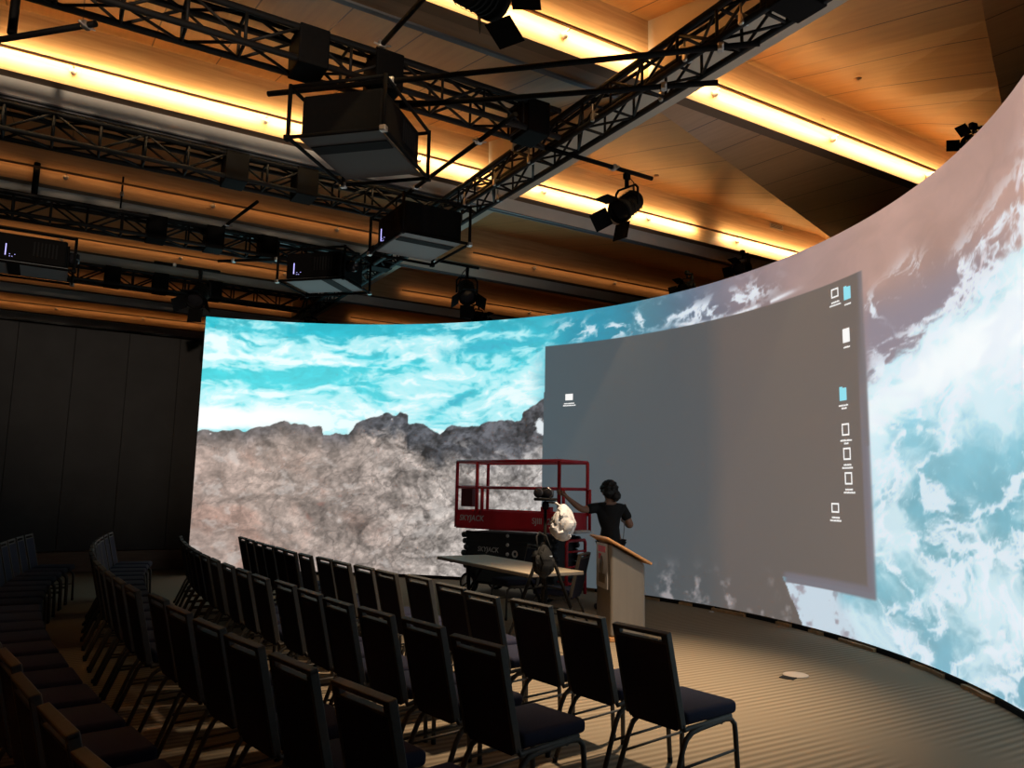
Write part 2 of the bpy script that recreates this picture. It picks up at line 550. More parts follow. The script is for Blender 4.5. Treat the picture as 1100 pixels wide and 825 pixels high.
def truss(axis, a, b, c0, label, blocks=(), seed=0, dark_cable=True):
    """box truss along axis 'x' or 'y' from a to b; lower-left chord at c0"""
    rnd = random.Random(seed)
    t = empty('hanging_truss', ((a, c0, TZ) if axis == 'x' else (c0, a, TZ)), 0, label, 'truss', 'black lighting trusses')
    L = b - a

    def P(s, w, h):
        return (s, w, h) if axis == 'x' else (w, s, h)
    for w in (0, TS):
        for h in (0, TS):
            MB().tube(P(0, w, h), P(L, w, h), 0.029, 8).build('chord', M_['truss'], t)
    lat = MB()
    step = 0.44
    nb = int(L / step)
    step = L / nb
    for k in range(nb):
        s0, s1 = k * step, (k + 1) * step
        f = k % 2
        for w in (0, TS):
            lat.tube(P(s0, w, 0), P(s0, w, TS), 0.014, 6)
            lat.tube(P(s0 if f else s1, w, 0), P(s1 if f else s0, w, TS), 0.014, 6)
        for h in (0, TS):
            lat.tube(P(s0, 0, h), P(s0, TS, h), 0.014, 6)
            lat.tube(P(s0 if f else s1, 0, h), P(s1 if f else s0, TS, h), 0.014, 6)
    lat.build('lattice', M_['truss'], t)
    for s in blocks:
        bx = MB()
        s_ = s - a
        c = P(s_, TS / 2, TS / 2)
        bx.box(c, (0.26, TS + 0.07, TS + 0.07) if axis == 'x' else (TS + 0.07, 0.26, TS + 0.07), bevel=0.012)
        bx.build('joint_sleeve', M_['black'], t)
    if dark_cable:
        cb = MB()
        pts = []
        m = int(L / 0.3)
        for k in range(m + 1):
            s = L * k / m
            pts.append(P(s, 0.04 + 0.03 * rnd.random(), TS + 0.018 + 0.012 * rnd.random()))
        cb.path(pts, 0.024, 6)
        pts = [(p[0] + (0 if axis == 'x' else 0.07), p[1] + (0.07 if axis == 'x' else 0), p[2] - 0.012 + 0.012 * rnd.random()) for p in pts]
        cb.path(pts, 0.02, 6)
        cb.build('cable_bundle', M_['rubber'], t)
    return t


t_main = truss('y', 0.9, 15.62, 4.24, 'long black box truss running from top right down to the screen', (3.38, 11.55), 1)
for k, (yy, ww, hh) in enumerate(((2.9, 0, 0), (3.75, 0, 0), (4.35, 0, 0), (4.95, TS, 0), (5.6, 0, 0), (6.75, 0, 0), (7.1, 0, TS), (7.5, 0, 0), (7.9, TS, 0), (8.25, 0, 0), (9.6, 0, 0), (10.6, 0, 0))):
    hk = MB()
    q = Vector((ww, yy - 0.9, hh))
    hk.box(q + Vector((0, 0, 0.02)), (0.085, 0.05, 0.085), bevel=0.014)
    hk.tube(q + Vector((0.03, 0, 0.03)), q + Vector((0.10, 0.01, 0.10)), 0.010, 8)
    hk.tube(q + Vector((-0.03, 0, 0.0)), q + Vector((-0.03, 0.0, 0.15)), 0.009, 8)
    hk.build('hook_clamp', M_['silver'], t_main)
t_1 = truss('x', -6.4, 4.17, 6.095, 'first black cross truss, above the largest projector', (1.64, 2.32, 3.9), 2)
t_2 = truss('x', -6.4, 4.17, 9.03, 'second black cross truss, behind the lit beam', (1.62, 2.45), 3)
t_3 = truss('x', -6.4, 4.17, 11.94, 'third black cross truss, level with the projector at left edge', (1.1, 1.9, 2.7), 4)
t_4 = truss('x', -6.4, 4.17, 15.3, 'farthest black cross truss, lit blue by the screen top', (0.75, 1.55, 2.5), 5, False)


def pipe(p0, p1, label, clamps=(), r=0.024, group='outrigger pipes on the trusses'):
    t = empty('hanging_pipe', p0, 0, label, 'pipe', group)
    d = Vector(p1) - Vector(p0)
    MB().tube((0, 0, 0), d, r, 10).build('tube', M_['black'], t)
    for f in clamps:
        c = d * f
        cl = MB()
        ang = math.atan2(d.y, d.x)
        rot = Matrix.Rotation(ang, 3, 'Z')
        cl.box(c + Vector((0, 0, 0.0)), (0.05, 0.070, 0.060), rot, 0.010)
        cl.tube(c + rot @ Vector((0, 0.03, 0.0)), c + rot @ Vector((0, 0.085, 0.012)), 0.009, 8)
        cl.tube(c + rot @ Vector((0.012, -0.03, -0.02)), c + rot @ Vector((0.012, -0.08, -0.012)), 0.009, 8)
        cl.build('pipe_clamp', M_['silver'], t)
    return t


ZP = 5.108
pipe((-0.52, 6.925, 5.14), (-0.52, 6.925, 5.62), 'stout black upright pipe by the upper left corner', (), 0.034)
pipe((1.42, 6.70, ZP), (4.46, 3.79, ZP), 'long black pipe from the largest projector to a bright clamp high on the main truss', (0.93, 0.28))
pipe((2.50, 6.25, ZP), (4.62, 4.38, ZP), 'shorter black pipe running just below the long one to the main truss', (0.84,))
pipe((3.41, 8.25, ZP), (3.47, 5.80, ZP), 'black pipe slanting between first and second projector', (0.12, 0.72))
pipe((2.24, 6.42, 5.562), (2.34, 4.28, 5.562), 'black pipe rising toward the top edge above the largest projector', (0.14,))
pipe((-1.5, 7.95, ZP), (0.04, 6.34, ZP), 'black pipe entering at the upper left corner with a clamp at its end', (0.96,))
pipe((2.00, 12.35, 5.555), (2.22, 10.70, 5.555), 'short black pipe pointing up over the third truss', (0.25,))
pipe((2.05, 12.45, ZP), (3.05, 11.62, ZP), 'black pipe along the left side of the farthest visible projector', (0.2, 0.75))
pipe((4.10, 6.24, ZP), (5.52, 6.24, ZP), 'black pipe reaching right from the main truss with the lone spotlight', (0.62,))
pipe((4.10, 10.45, ZP), (5.62, 10.45, ZP), 'black pipe behind the second projector carrying a spotlight', (0.5,))
pipe((1.2, 13.1, ZP), (2.2, 13.1, ZP), 'black pipe carrying the dark spotlight before the farthest truss', (0.3,))
pipe((-0.45, 12.09, 5.545), (-0.45, 12.09, 5.98), 'stout black upright pipe on the third truss near the left edge', (), 0.04)
pipe((0.61, 12.06, 5.545), (0.61, 12.06, 6.02), 'thin black upright pole with a clamp on the third truss', (0.45,), 0.013)


# ------------------------------------------------------------------ projectors in cages
def projector(center, rz, label, flip=False, lit=True, plate='underplate', lens=1):
    zb, zt = 4.59, 5.05
    t = empty('hanging_projector', (center[0], center[1], zb), rz, label, 'projector', 'caged projectors hung from the trusses')
    a, b, h = 0.53, 0.44, zt - zb           # half length (local x), half width (local y), height
    cage = MB()
    for z in (0.0, h):
        cage.path([(-a, -b, z), (a, -b, z), (a, b, z), (-a, b, z)], 0.019, 8, closed=True)
    for sx in (-1, 1):
        for sy in (-1, 1):
            cage.tube((sx * a, sy * b, -0.015), (sx * a, sy * b, h + 0.02), 0.019, 8)
    cage.build('cage', M_['black'], t)
    for sx in (-1, 1):
        for sy in (-1, 1):
            MB().box((sx * a, sy * b, -0.005), (0.06, 0.06, 0.05), bevel=0.01).build('corner_clamp', M_['silver'] if sx * sy > 0 else M_['black'], t)
    bd = MB()
    bd.box((0.0, 0, 0.235), (0.86, 0.76, 0.38), bevel=0.025)
    bd.box((0.445 * lens, 0.0, 0.235), (0.03, 0.62, 0.30), bevel=0.01)
    body = bd.build('body', M_['black'], t)
    for sy in (-1, 1):
        vents = MB()
        for k in range(7):
            vents.box((0.02 * sy + 0.05 + k * 0.045, sy * 0.384, 0.25), (0.02, 0.01, 0.2))
        vents.build('vent', M_['darkplate'], body)
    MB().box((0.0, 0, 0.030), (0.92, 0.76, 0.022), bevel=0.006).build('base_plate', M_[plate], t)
    MB().box((-0.2 if not flip else 0.2, 0, 0.016), (0.15, 0.72, 0.008)).build('vent_strip', M_['darkplate'], t)
    le = MB()
    le.lathe([(0.0, 0.0), (0.085, 0.0), (0.085, 0.10), (0.072, 0.13), (0.06, 0.13), (0.05, 0.10), (0.0, 0.09)], 20,
             Matrix.Translation((0.46 * lens, -0.18, 0.24)) @ Matrix.Rotation(R(90 * lens), 4, 'Y'))
    le.build('lens', M_['glass'], t)
    if lit:
        ld = MB()
        ld.box((-0.30, -0.382, 0.19), (0.012, 0.008, 0.16))
        ld.build('status_light', M_['led'], t)
        ld2 = MB()
        for k in range(4):
            ld2.box((-0.25 + 0.03 * (k % 3), -0.382, 0.10 + 0.03 * (k // 2)), (0.012, 0.006, 0.005))
        ld2.build('button_panel', M_['led'], t)
    hn = MB()
    for sx in (-0.25, 0.25):
        hn.tube((sx, 0, 0.42), (sx, 0, h + 0.012), 0.012, 8)
        hn.box((sx, 0, h + 0.0), (0.05, 0.1, 0.03), bevel=0.006)
    hn.build('hanger', M_['silver'], t)
    return t


projector((2.22, 6.42), R(45), 'largest black caged projector, hanging at upper centre', False, False, 'underplate_shaded')
projector((3.75, 8.57), R(-90), 'black caged projector just right of the largest one, by the main truss', True, True, 'underplate', -1)
projector((3.35, 11.09), R(-45), 'smaller far black caged projector with pale underside above the screen edge', True)
projector((-0.42, 12.75), R(0), 'black caged projector at the left edge with violet lights')


# ------------------------------------------------------------------ stage lights
def stage_light(pos, yaw, tilt, label, size=1.0, group='stage spotlights', stem=0.0, name='hanging_spotlight'):
    """pos is the clamp point on the pipe; the head hangs below, nose along local +Y tilted down"""
    t = empty(name, pos, yaw, label, 'spotlight', group)
    s = size
    yk = MB()
    yk.path([(-0.13 * s, 0, -0.30 * s), (-0.13 * s, 0, -0.14 * s), (-0.10 * s, 0, -0.105 * s), (0.10 * s, 0, -0.105 * s), (0.13 * s, 0, -0.14 * s), (0.13 * s, 0, -0.30 * s)], 0.012 * s, 6)
    yk.tube((0, 0, -0.105 * s), (0, 0, -0.03), 0.02 * s, 8)
    yk.build('yoke', M_['black'], t)
    ck = MB()
    ck.box((0, 0, 0.0), (0.05, 0.085, 0.07), bevel=0.012)
    if stem:
        ck.tube((0, -0.15 * s, 0.02), (0, -0.15 * s, stem), 0.02, 8)
        ck.tube((0, -0.15 * s, 0), (0, 0, 0), 0.015, 8)
    ck.build('clamp', M_['black'], t)
    Mh = Matrix.Translation((0, 0, -0.28 * s)) @ Matrix.Rotation(-tilt, 4, 'X') @ Matrix.Rotation(R(-90), 4, 'X')
    hd = MB()
    hd.lathe([(0.0, -0.17 * s), (0.075 * s, -0.17 * s), (0.10 * s, -0.13 * s), (0.105 * s, 0.10 * s), (0.115 * s, 0.10 * s), (0.115 * s, 0.15 * s), (0.10 * s, 0.15 * s), (0.095 * s, 0.12 * s), (0.0, 0.115 * s)], 20, Mh)
    for k in range(4):
        hd.lathe([(0.112 * s, -0.10 * s + k * 0.045 * s), (0.112 * s, -0.085 * s + k * 0.045 * s)], 20, Mh)
    hd.build('lamp_head', M_['black'], t)
    ln = MB()
    ln.lathe([(0.0, 0.135 * s), (0.05 * s, 0.132 * s), (0.092 * s, 0.118 * s)], 20, Mh)
    ln.build('lens', M_['glass'], t)
    for k in range(4):
        fl = MB()
        A = Mh @ Matrix.Rotation(R(90) * k, 4, 'Z') @ Matrix.Translation((0, 0.105 * s, 0.155 * s)) @ Matrix.Rotation(R(-38), 4, 'X')
        fl.prism([(-0.085 * s, 0.0), (0.085 * s, 0.0), (0.115 * s, 0.004), (0.115 * s, -0.004)][:2] + [(0.085 * s, 0.005), (-0.085 * s, 0.005)], 0.17 * s, A)
        fl.build('barn_door', M_['black'], t)
    cb = MB()
    cb.path([Mh @ Vector((0, -0.06 * s, -0.17 * s)), Mh @ Vector((0.03 * s, -0.11 * s, -0.24 * s)), Vector((0.1 * s, -0.24 * s, -0.18 * s)), Vector((0.05, -0.15 * s, 0.0)), Vector((0.02, -0.05, 0.02))], 0.007, 6)
    cb.build('power_cord', M_['rubber'], t)
    return t


stage_light((5.16, 6.24, 5.046), R(100), R(38), 'black spotlight with open barn doors on the pipe right of the main truss', 1.18)
stage_light((5.42, 10.45, 5.046), R(160), R(45), 'black spotlight with barn doors below the second projector', 1.25)
stage_light((2.335, 4.45, 5.498), R(-65), R(-14), 'large black spotlight cut off by the top edge', 1.32)
stage_light((1.90, 13.1, 5.046), R(150), R(40), 'dark spotlight hanging before the farthest truss, above the screen corner', 1.35)
stage_light((6.98, 12.93, 5.20), R(200), R(25), 'dark spotlight peeking over the screen top at centre', 0.95, stem=-5.19, name='stand_spotlight')
stage_light((4.32, 15.05, 5.09), R(200), R(25), 'dark spotlight at the far end of the main truss, over the screen edge', 1.15)
stage_light((8.80, 9.1, 5.24), R(100), R(20), 'dark spotlight over the middle of the screen top, left one of a pair', 0.9, stem=-5.23, name='stand_spotlight')
stage_light((8.90, 8.0, 5.32), R(100), R(20), 'dark spotlight over the middle of the screen top, right one of a pair', 0.9, stem=-5.31, name='stand_spotlight')
stage_light((7.80, 3.95, 5.40), R(80), R(-5), 'spotlight half hidden behind the screen rim at upper right', 0.72, stem=-5.39, name='stand_spotlight')

# ------------------------------------------------------------------ the curved screen
SCX, SCY, SR = 1.02, 7.95, 7.24
A_LEFT, ZS0, ZS1 = R(79.5), 0.06, 4.74
S_LEN = 18.3


def hash2(ix, iy, seed):
    n_ = (ix * 374761393 + iy * 668265263 + seed * 1442695041) & 0xFFFFFFFF
    n_ = ((n_ ^ (n_ >> 13)) * 1274126177) & 0xFFFFFFFF
    n_ = n_ ^ (n_ >> 16)
    return (n_ & 0xFFFF) / 65535.0


def vnoise(x, y, seed):
    ix, iy = np.floor(x).astype(np.int64), np.floor(y).astype(np.int64)
    fx, fy = x - ix, y - iy
    fx, fy = fx * fx * (3 - 2 * fx), fy * fy * (3 - 2 * fy)
    a, b = hash2(ix, iy, seed), hash2(ix + 1, iy, seed)
    c, d = hash2(ix, iy + 1, seed), hash2(ix + 1, iy + 1, seed)
    return (a * (1 - fx) + b * fx) * (1 - fy) + (c * (1 - fx) + d * fx) * fy


def fbm(x, y, seed, o=5, gain=0.55):
    t = np.zeros_like(x)
    amp, tot = 1.0, 0.0
    for k in range(o):
        t += amp * vnoise(x * 2 ** k, y * 2 ** k, seed + 17 * k)
        tot += amp
        amp *= gain
    return t / tot


def ridge(x, y, seed, o=5, gain=0.55):
    t = np.zeros_like(x)
    amp, tot = 1.0, 0.0
    for k in range(o):
        t += amp * (1 - np.abs(2 * vnoise(x * 2 ** k, y * 2 ** k, seed + 31 * k) - 1))
        tot += amp
        amp *= gain
    return t / tot


def cells(x, y, seed):
    """distance to the two nearest scattered points and a random tone of the nearest one"""
    ix, iy = np.floor(x).astype(np.int64), np.floor(y).astype(np.int64)
    d1 = np.full(x.shape, 9.0)
    d2 = np.full(x.shape, 9.0)
    tone = np.zeros(x.shape)
    for ox in (-1, 0, 1):
        for oy in (-1, 0, 1):
            cx, cy = ix + ox, iy + oy
            d = np.hypot(cx + hash2(cx, cy, seed) - x, cy + hash2(cx, cy, seed + 5) - y)
            near = d < d1
            d2 = np.where(near, d1, np.minimum(d2, d))
            tone = np.where(near, hash2(cx, cy, seed + 9), tone)
            d1 = np.where(near, d, d1)
    return d1, d2, tone


def sst(a, b, x):
    t = np.clip((x - a) / (b - a), 0, 1)
    return t * t * (3 - 2 * t)


def mix(a, b, f):
    return a + (b - a) * f[..., None]


def colr(r, g, b):
    return np.array([r, g, b], float)


def interp_col(x, xs, cols):
    cols = np.array(cols, float)
    return np.stack([np.interp(x, xs, cols[:, k]) for k in range(3)], -1)


def blob(S, Z, s0, z0, rs, rz, tilt=0.0):
    ds, dz = S - s0, Z - z0
    c, s = math.cos(tilt), math.sin(tilt)
    u, w = (ds * c + dz * s) / rs, (-ds * s + dz * c) / rz
    return np.exp(-(u * u + w * w))


def sea_and_rock(S, Z):
    """the projected film frame, in sRGB 0..255, over arc length S and height Z"""
    wx = fbm(S * 0.8, Z * 1.6, 3) - 0.5
    wz = fbm(S * 0.8 + 9, Z * 1.6, 5) - 0.5
    s, z = S + 1.1 * wx, Z + 0.6 * wz
    # --- left: turquoise surf
    n1 = fbm(s * 1.2, z * 4.2, 11, 7, 0.62)
    n2 = ridge(s * 2.0, z * 6.2, 23, 6, 0.64)
    n3 = fbm(s * 5.0, z * 12.0, 29, 4, 0.6)
    water = interp_col(Z, [2.4, 3.2, 3.9, 4.4, 4.74], [(132, 232, 243), (104, 228, 240), (70, 220, 234), (58, 196, 218), (44, 178, 200)])
    water = mix(water, interp_col(S, [0, 4.5, 6.6, 8.2], [(20, 224, 232), (70, 215, 232), (66, 190, 208), (40, 140, 165)]), 0.40 * np.ones_like(S))
    water = water * (0.93 + 0.16 * (n3 - 0.4))[..., None]
    bias = (0.20 * np.exp(-((Z - 2.82) / 0.36) ** 2) * sst(6.9, 1.0, S)
            + 0.15 * np.exp(-((Z - 4.22) / 0.15) ** 2) * sst(5.6, 4.2, S)
            + 0.17 * np.exp(-((Z - 3.98 - 0.03 * np.sin(S * 2)) / 0.05) ** 2) * sst(4.4, 3.2, S)
            - 0.20 * np.exp(-((Z - 3.66) / 0.09) ** 2) * sst(2.8, 1.2, S)
            - 0.16 * sst(4.46, 4.56, Z)
            - 0.24 * blob(S, Z, 2.5, 3.86, 0.9, 0.09, 0.1) - 0.22 * blob(S, Z, 3.2, 4.12, 0.7, 0.12, 0.1)
            - 0.30 * blob(S, Z, 5.5, 4.24, 0.75, 0.10, 0.05) - 0.28 * blob(S, Z, 4.75, 3.22, 0.40, 0.09, 0.45)
            - 0.14 * blob(S, Z, 4.45, 2.92, 0.5, 0.16) - 0.14 * blob(S, Z, 0.8, 3.45, 0.7, 0.05)
            + 0.16 * blob(S, Z, 6.2, 3.35, 0.7, 0.30))
    fv = n1 * 0.66 + n2 * 0.36 + 0.30 * (n3 - 0.5) + bias - 0.02
    foam = sst(0.36, 0.60, fv)
    left = mix(water, colr(196, 246, 251), foam * 0.88)
    left = mix(left, colr(240, 254, 255), 0.9 * sst(0.60, 0.76, fv))
    left = mix(left, colr(255, 255, 255), sst(0.32, 0.9, np.exp(-((Z - 2.86) / 0.28) ** 2) * sst(3.8, 0.2, S) + 0.4 * (n1 - 0.45)))
    deep = np.clip(blob(S, Z, 5.5, 4.26, 0.75, 0.085, 0.05) * 1.1 + 0.9 * blob(S, Z, 4.75, 3.22, 0.36, 0.07, 0.45), 0, 1)
    left = mix(left, colr(66, 172, 198), deep * (1 - 0.75 * sst(0.5, 0.72, n2)) * 0.85)
    # --- rock shore
    sk_s = [-0.1, 0.01, 0.12, 0.33, 0.53, 0.65, 0.83, 1.0, 1.25, 1.36, 1.52, 1.65, 1.89, 2.02, 2.22, 2.25, 2.38, 2.47, 2.73, 2.86, 2.94, 3.17, 3.46, 3.63, 3.71, 3.86, 3.88, 4.07, 4.17, 4.31, 4.51, 4.6, 4.74, 4.97, 5.28, 5.45, 5.72, 6.13, 6.16, 6.33, 6.54, 6.69]  # rock skyline traced from image pixels, converted beforehand to arc length and height
    sk_z = [2.5, 2.59, 2.63, 2.59, 2.63, 2.67, 2.61, 2.71, 2.72, 2.77, 2.84, 2.78, 2.79, 2.75, 2.75, 2.6, 2.6, 2.64, 2.6, 2.81, 2.87, 2.94, 3.03, 2.99, 3.06, 2.99, 2.82, 2.84, 2.82, 2.71, 2.62, 2.72, 2.79, 2.77, 2.77, 2.84, 2.88, 2.86, 3.01, 3.1, 3.23, 3.27]
    edge = np.interp(S, sk_s, sk_z) + 0.08 * (fbm(S * 7, Z * 7, 41, 4) - 0.5)
    d = edge - Z
    qs, qz = S + 0.55 * wx, Z + 0.55 * wz

    wy = fbm(S * 2.6, Z * 3.4, 45, 4) - 0.5
    wv = fbm(S * 2.6 + 7, Z * 3.4, 47, 4) - 0.5
    ux, uz = qs + 0.26 * wy, qz + 0.20 * wv
    a1, a2, t1 = cells(ux * 1.5 + uz * 0.6, uz * 2.3 - ux * 0.7, 51)        # boulders
    b1, b2, t2 = cells(ux * 4.2 + uz * 1.2, uz * 5.6 - ux * 1.5, 57)        # broken blocks
    c1, c2, t3 = cells(ux * 10 + uz * 3, uz * 12 - ux * 3, 67)              # chips
    grain = fbm(S * 16, Z * 20, 61, 4, 0.7)
    mott = fbm(qs * 2.6 + qz * 1.2, qz * 4.2 - qs * 0.8, 62, 6, 0.68)
    hf = grain
    r3 = fbm(S * 0.7 + Z * 0.4, Z * 1.0, 63, 4)
    pale = interp_col(S, [0, 1.2, 3.0, 4.6, 6.5], [(182, 160, 150), (174, 156, 146), (166, 152, 144), (168, 159, 153), (164, 160, 157)])
    dark = interp_col(S, [0, 2.4, 3.2, 6.5], [(104, 99, 100), (98, 94, 97), (76, 79, 86), (80, 81, 86)])
    topn = np.exp(-(d / (0.15 + 0.18 * r3)) ** 2)
    lower = np.interp(S, [2.6, 3.0, 4.0, 5.2, 6.6], [0.1, 0.40, 0.62, 1.0, 1.15])
    topn = np.maximum(topn, 0.95 * sst(2.75, 3.1, S) * sst(lower, lower * 0.45, d + 0.5 * (mott - 0.5)))
    rock = mix(pale, dark, np.clip(topn * (0.75 + 0.6 * mott), 0, 0.98))
    rock = mix(rock, colr(160, 124, 110), 0.50 * sst(0.52, 0.68, r3 + 0.25 * (mott - 0.5)) * sst(4.2, 2.0, S) * sst(0.2, 0.5, d))
    rough = np.clip(np.interp(S, [0, 2.5, 4.0, 6.5], [0.55, 0.65, 1.0, 1.1]) + 0.5 * topn, 0, 1.4)
    shade = (1.0 + rough * (0.14 * (t1 - 0.5) + 0.22 * (t2 - 0.5) + 0.20 * (t3 - 0.5) + 0.95 * (mott - 0.5) + 0.60 * (grain - 0.5)) - 0.06
             - 0.28 * rough * (a1 - 0.4) - 0.16 * rough * (b1 - 0.4))
    rock = rock * np.clip(shade, 0.35, 1.38)[..., None]
    rock = mix(rock, colr(60, 54, 54), np.clip(rough, 0, 1) * 0.45 * sst(0.04, 0.0, a2 - a1) * sst(0.35, 0.55, mott + 0.3 * t1))
    rock = mix(rock, colr(66, 60, 60), np.clip(rough, 0, 1) * 0.40 * sst(0.06, 0.0, b2 - b1) * sst(0.42, 0.62, mott + 0.25 * (t2 - 0.4)))
    rock = mix(rock, colr(212, 205, 200), 0.5 * sst(0.58, 0.74, fbm(qs * 3.2, qz * 4.8, 83, 6, 0.62)) * sst(0.10, 0.4, d))
    vein = sst(0.90, 0.98, ridge(qs * 0.8 + qz * 1.1, qz * 0.7 - qs * 0.6, 71, 3, 0.4)) * sst(0.3, 0.6, d) * sst(4.5, 3.0, S)
    rock = mix(rock, colr(148, 104, 94), 0.5 * vein)
    rock = mix(rock, colr(242, 240, 238), 0.9 * sst(0.985, 1.0, vnoise(S * 4.5, Z * 5.5, 91)))
    left = mix(left, rock, sst(-0.008, 0.012, d))
    # white plume caught in the notch next to the grey window
    left = mix(left, colr(238, 246, 250), 0.92 * sst(0.36, 0.62, blob(S, Z, 6.53, 2.75, 0.12, 0.16, 0.5) + 0.75 * (n3 - 0.5) + 0.5 * (hf - 0.5)))
    # --- right: swell above, partly warmed by cove light put into its colour, pale surf below
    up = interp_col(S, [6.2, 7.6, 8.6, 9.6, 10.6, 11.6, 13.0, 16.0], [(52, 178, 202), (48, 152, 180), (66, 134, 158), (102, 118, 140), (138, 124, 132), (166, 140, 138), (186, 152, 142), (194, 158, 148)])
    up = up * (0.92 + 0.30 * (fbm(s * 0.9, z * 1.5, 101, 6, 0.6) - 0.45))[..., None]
    up = mix(up, colr(134, 130, 146) * np.ones_like(up), 0.85 * sst(4.05, 3.45, Z) * sst(12.6, 13.0, S) * sst(16.2, 14.8, S))
    e2 = np.interp(S, [6.6, 12.5, 12.9, 13.4, 13.8, 14.3, 14.9, 15.4, 15.9, 17.5], [2.7, 2.75, 2.90, 3.05, 3.18, 3.24, 3.30, 3.40, 3.50, 3.55]) + 0.34 * (n1 - 0.5) + 0.3 * (n2 - 0.5)
    sw = interp_col(Z, [0.0, 0.8, 1.6, 2.3, 3.4], [(128, 184, 204), (128, 190, 206), (118, 182, 200), (146, 212, 230), (190, 232, 244)])
    sw = sw * (0.95 + 0.14 * (fbm(S * 3, Z * 4, 107, 5) - 0.5))[..., None]
    f2 = sst(0.44, 0.66, fbm(s * 0.85 + z * 0.5, z * 1.7 - s * 0.4, 111, 7, 0.62) * 0.72 + 0.32 * ridge(s * 1.0 + z * 0.6, z * 2.0 - s * 0.5, 117, 6, 0.6) + 0.12 * sst(2.1, 3.0, Z) - 0.05)
    sw = mix(sw, colr(226, 242, 249), f2 * 0.78)
    web = sst(0.84, 0.95, ridge((S + 0.6 * wx) * 1.6, (Z + 0.7 * wz) * 2.4, 121, 4, 0.5)) * sst(2.2, 1.7, Z)
    sw = mix(sw, colr(228, 242, 248), 0.65 * web)
    sw = mix(sw, colr(255, 255, 255), 0.7 * sst(0.2, 0.8, np.exp(-((Z - (e2 - 0.42)) / 0.30) ** 2)))
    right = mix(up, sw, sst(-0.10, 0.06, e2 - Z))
    spray = sst(0.60, 0.78, ridge(s * 2.0 + 0.8 * z, z * 3.4 - 0.8 * s, 131, 6, 0.66))
    where_ = np.clip(1.2 * np.exp(-((Z - 4.38 - 0.05 * np.sin(S * 3)) / 0.20) ** 2) * sst(11.6, 10.6, S) + 1.15 * np.exp(-((Z - 3.80 + 0.1 * np.sin(S * 4)) / 0.17) ** 2) * sst(12.7, 12.9, S) * sst(14.5, 13.8, S)
                     + 0.9 * np.exp(-((Z - (3.60 + 0.22 * (S - 14.2))) / 0.24) ** 2) * sst(13.8, 14.6, S) + 0.95 * sst(0.55, 0.0, Z - e2) * sst(12.8, 13.0, S), 0, 1)
    right = mix(right, colr(228, 238, 247), 0.9 * spray * where_)
    rim = np.exp(-((Z - (4.22 + 0.05 * np.sin(S * 1.7) + 0.06 * (n1 - 0.5))) / 0.03) ** 2) * sst(8.8, 9.6, S) * sst(11.9, 11.2, S)
    right = mix(right, colr(238, 244, 250), 0.9 * rim * sst(0.35, 0.6, fbm(S * 3, Z * 3, 141, 5)))
    hook = sst(0.42, 0.75, blob(S, Z, 15.75, 3.97, 0.36, 0.05, 0.9) + blob(S, Z, 15.1, 3.70, 0.28, 0.035, 0.9))
    right = mix(right, colr(222, 216, 222), 0.75 * hook * sst(0.38, 0.62, fbm(S * 5, Z * 5, 151, 5)))
    return mix(left, right, sst(6.25, 7.1, S + 0.8 * (n1 - 0.5)) * (Z > edge) + (S > 6.7) * (Z <= edge))


def picture(S, Z):
    img = sea_and_rock(S, Z)
    # the grey desktop over the film, the ceiling light's warm wash painted in towards the right
    sp = fbm(S * 5, Z * 5, 161, 5)
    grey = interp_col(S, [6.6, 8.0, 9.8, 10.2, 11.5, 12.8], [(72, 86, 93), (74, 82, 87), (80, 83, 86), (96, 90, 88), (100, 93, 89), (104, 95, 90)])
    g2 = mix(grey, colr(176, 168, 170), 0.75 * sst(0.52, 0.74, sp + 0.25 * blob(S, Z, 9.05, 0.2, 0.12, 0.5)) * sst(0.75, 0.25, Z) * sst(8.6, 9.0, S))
    left_e = 6.565 + 0.02 * np.clip(Z - 2.4, 0, 2)
    low = (S > left_e) & (S < 11.24 + 0.62 * (0.54 - Z) + 0.05 * (fbm(S * 14, Z * 14, 171, 3) - 0.5)) & (Z < 0.66)
    box = (S > left_e) & (S < 12.79) & (Z >= 0.60) & (Z < 4.17)
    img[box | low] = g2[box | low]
    # paler overlap seam along the right and lower edge
    seam = np.maximum(sst(12.69, 12.74, S) * sst(12.90, 12.82, S) * sst(0.53, 0.56, Z) * sst(4.0, 2.4, Z),
                      sst(11.15, 11.3, S) * sst(12.88, 12.83, S) * sst(0.525, 0.55, Z) * sst(0.70, 0.64, Z))
    img = mix(img, colr(114, 110, 119), 0.95 * seam)
    img = mix(img, colr(112, 108, 112), 0.9 * sst(12.74, 12.80, S) * sst(12.88, 12.82, S) * (Z > 2.2) * (Z < 4.17))
    # white surf that shows under the corner of the desktop
    wv = (S > 11.1) & (S < 13.1) & (Z < 0.54) & ~low
    wf = mix(np.broadcast_to(colr(196, 212, 224), img.shape), colr(146, 140, 150), 0.85 * sst(0.60, 0.72, fbm(S * 4.2, Z * 5, 181, 4)))
    wf = mix(wf, img, sst(12.25, 12.6, S + 0.7 * (Z - 0.2)))
    img[wv] = wf[wv]
    return img


def screen_pt(s, z, off=0.0):
    a = A_LEFT - s / SR
    r = SR - off
    return (SCX + r * math.cos(a), SCY + r * math.sin(a), z)


